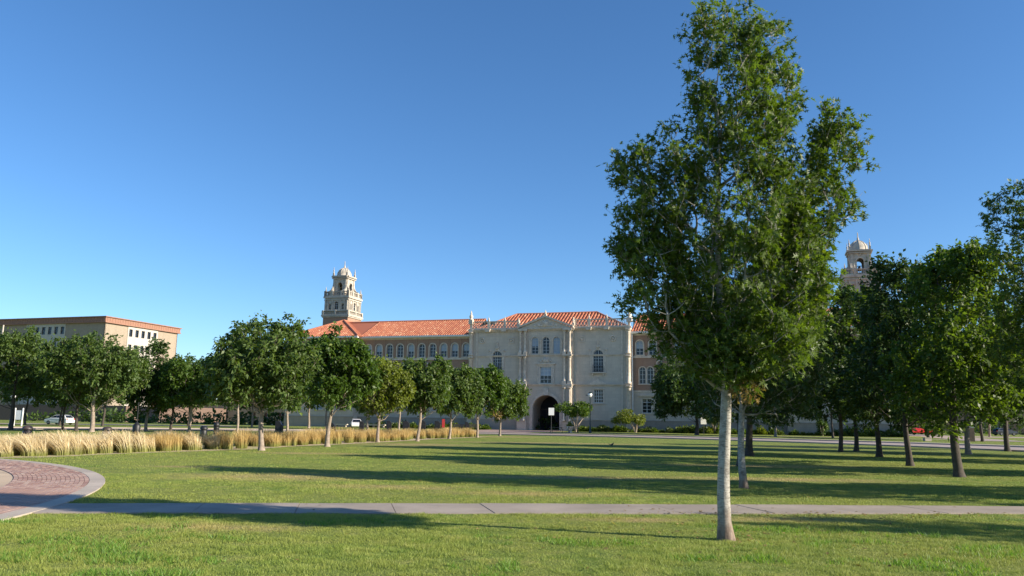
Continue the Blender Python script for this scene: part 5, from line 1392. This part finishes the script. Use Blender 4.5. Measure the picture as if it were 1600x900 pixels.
def wheels(t, xs_, hw, r=.33):
    for x in xs_:
        for s_ in (-1, 1):
            w_ = MB().lathe([(r*.6, -.1), (r*.95, -.1), (r, -.06), (r, .06), (r*.95, .1), (r*.6, .1)], (x, s_*(hw-.08), r), 18, 'y', True).build('tyre', M['tyre'], t)
            MB().lathe([(r*.6, -.105), (r*.5, -.08), (r*.12, -.11), (.01, -.11)], (x, s_*(hw-.08), r), 12, 'y', False).lathe([(r*.6, .105), (r*.5, .08), (r*.12, .11), (.01, .11)], (x, s_*(hw-.08), r), 12, 'y', False).build('rim', M['chrome'], w_)
def hatchback(loc, rz, label, paint='car_white'):
    t = empty('parked_car', loc, rz, label, 'car')
    loft([(-2.05, .3), (-1.7, .22), (1.75, .22), (2.1, .32), (2.15, .62), (1.95, .82), (1.2, .95), (.9, 1.0), (-1.75, 1.02), (-2.08, .85)], [(.2, .8), (.5, .88), (.95, .84), (1.05, .78)], paint, 'body', t)
    loft([(1.15, .96), (.45, 1.38), (.1, 1.47), (-.9, 1.48), (-1.45, 1.38), (-1.95, 1.0)], [(.9, .80), (1.0, .79), (1.48, .58)], paint, 'roof', t)
    for s_ in (-1, 1):
        b = MB(); f = lambda x, z: (x, s_*(np.interp(z, [1.0, 1.48], [.79, .58])+.012), z)
        b.add([f(.95, 1.04), f(.42, 1.34), f(-.05, 1.41), f(-.05, 1.04)], [(0, 1, 2, 3) if s_ > 0 else (3, 2, 1, 0)]); b.add([f(-.12, 1.04), f(-.12, 1.41), f(-.95, 1.40), f(-1.5, 1.22), f(-1.6, 1.04)], [(0, 1, 2, 3, 4) if s_ > 0 else (4, 3, 2, 1, 0)])
        b.build('side_window', M['car_glass'], t)
        MB().box(1.9, 2.13, s_*.62-.16, s_*.62+.16, .62, .74).build('headlight', M['lamp_glass'], t)
        MB().box(-2.09, -1.98, s_*.66-.14, s_*.66+.14, .74, .92).build('tail_light', M['red_lens'], t)
    b = MB(); b.add([(1.16, -.68, 1.0), (1.16, .68, 1.0), (.50, .56, 1.385), (.50, -.56, 1.385)], [(0, 1, 2, 3)]); b.build('windscreen', M['car_glass'], t)
    b = MB(); b.add([(-1.96, -.66, 1.04), (-1.96, .66, 1.04), (-1.49, .54, 1.385), (-1.49, -.54, 1.385)], [(3, 2, 1, 0)]); b.build('rear_window', M['car_glass'], t)
    wheels(t, (-1.3, 1.3), .86, .32)
    return t
def pickup(loc, rz, label, paint='car_red'):
    t = empty('pickup_truck', loc, rz, label, 'pickup truck')
    loft([(-2.7, .45), (-2.5, .38), (2.5, .38), (2.75, .48), (2.78, .9), (2.6, 1.12), (1.3, 1.22), (-.55, 1.22), (-.56, 1.16), (-2.72, 1.16)], [(.3, .88), (.7, .98), (1.22, .92)], paint, 'body', t)
    loft([(1.35, 1.2), (.65, 1.72), (.4, 1.8), (-.35, 1.8), (-.55, 1.72), (-.6, 1.2)], [(1.1, .90), (1.22, .88), (1.8, .68)], paint, 'cab', t)
    for s_ in (-1, 1):
        b = MB(); f = lambda x, z: (x, s_*(np.interp(z, [1.22, 1.8], [.88, .68])+.012), z)
        b.add([f(1.12, 1.27), f(.62, 1.66), f(.35, 1.72), f(.35, 1.27)], [(0, 1, 2, 3)]); b.add([f(.27, 1.27), f(.27, 1.72), f(-.45, 1.70), f(-.48, 1.27)], [(0, 1, 2, 3)]); b.build('side_window', M['car_glass'], t)
        MB().box(2.6, 2.8, s_*.72-.15, s_*.72+.15, .78, .98).build('headlight', M['lamp_glass'], t)
        MB().box(-2.74, -2.66, s_*.84-.06, s_*.84+.06, .75, 1.1).build('tail_light', M['red_lens'], t)
    MB().box(2.74, 2.84, -.85, .85, .42, .6).box(-2.84, -2.7, -.85, .85, .45, .6).build('bumper', M['chrome'], t)
    MB().box(-2.55, -.7, -.78, .78, 1.1, 1.175).build('bed_liner', M['iron'], t)
    b = MB(); b.add([(1.32, -.78, 1.25), (1.32, .78, 1.25), (.70, .66, 1.70), (.70, -.66, 1.70)], [(0, 1, 2, 3)]); b.build('windscreen', M['car_glass'], t)
    wheels(t, (-1.7, 1.75), .95, .4)
    return t
hatchback((-69.6, 124.5, 0), pi-.28, 'white hatchback car parked beyond the road among the left trees')
hatchback((-25.0, 131.0, 0), -pi/2+.25, 'white car at the left end of the hall seen behind the second left tree')
pickup((80.2, 159, 0), .12, 'red pickup truck parked past the right end of the hall')
hatchback((97, 158, 0), .1, 'dark parked car, first one right of the red pickup', 'car_dark')
hatchback((110, 160, 0), .05, 'dark parked car in the shade near the right edge of the picture', 'car_dark')
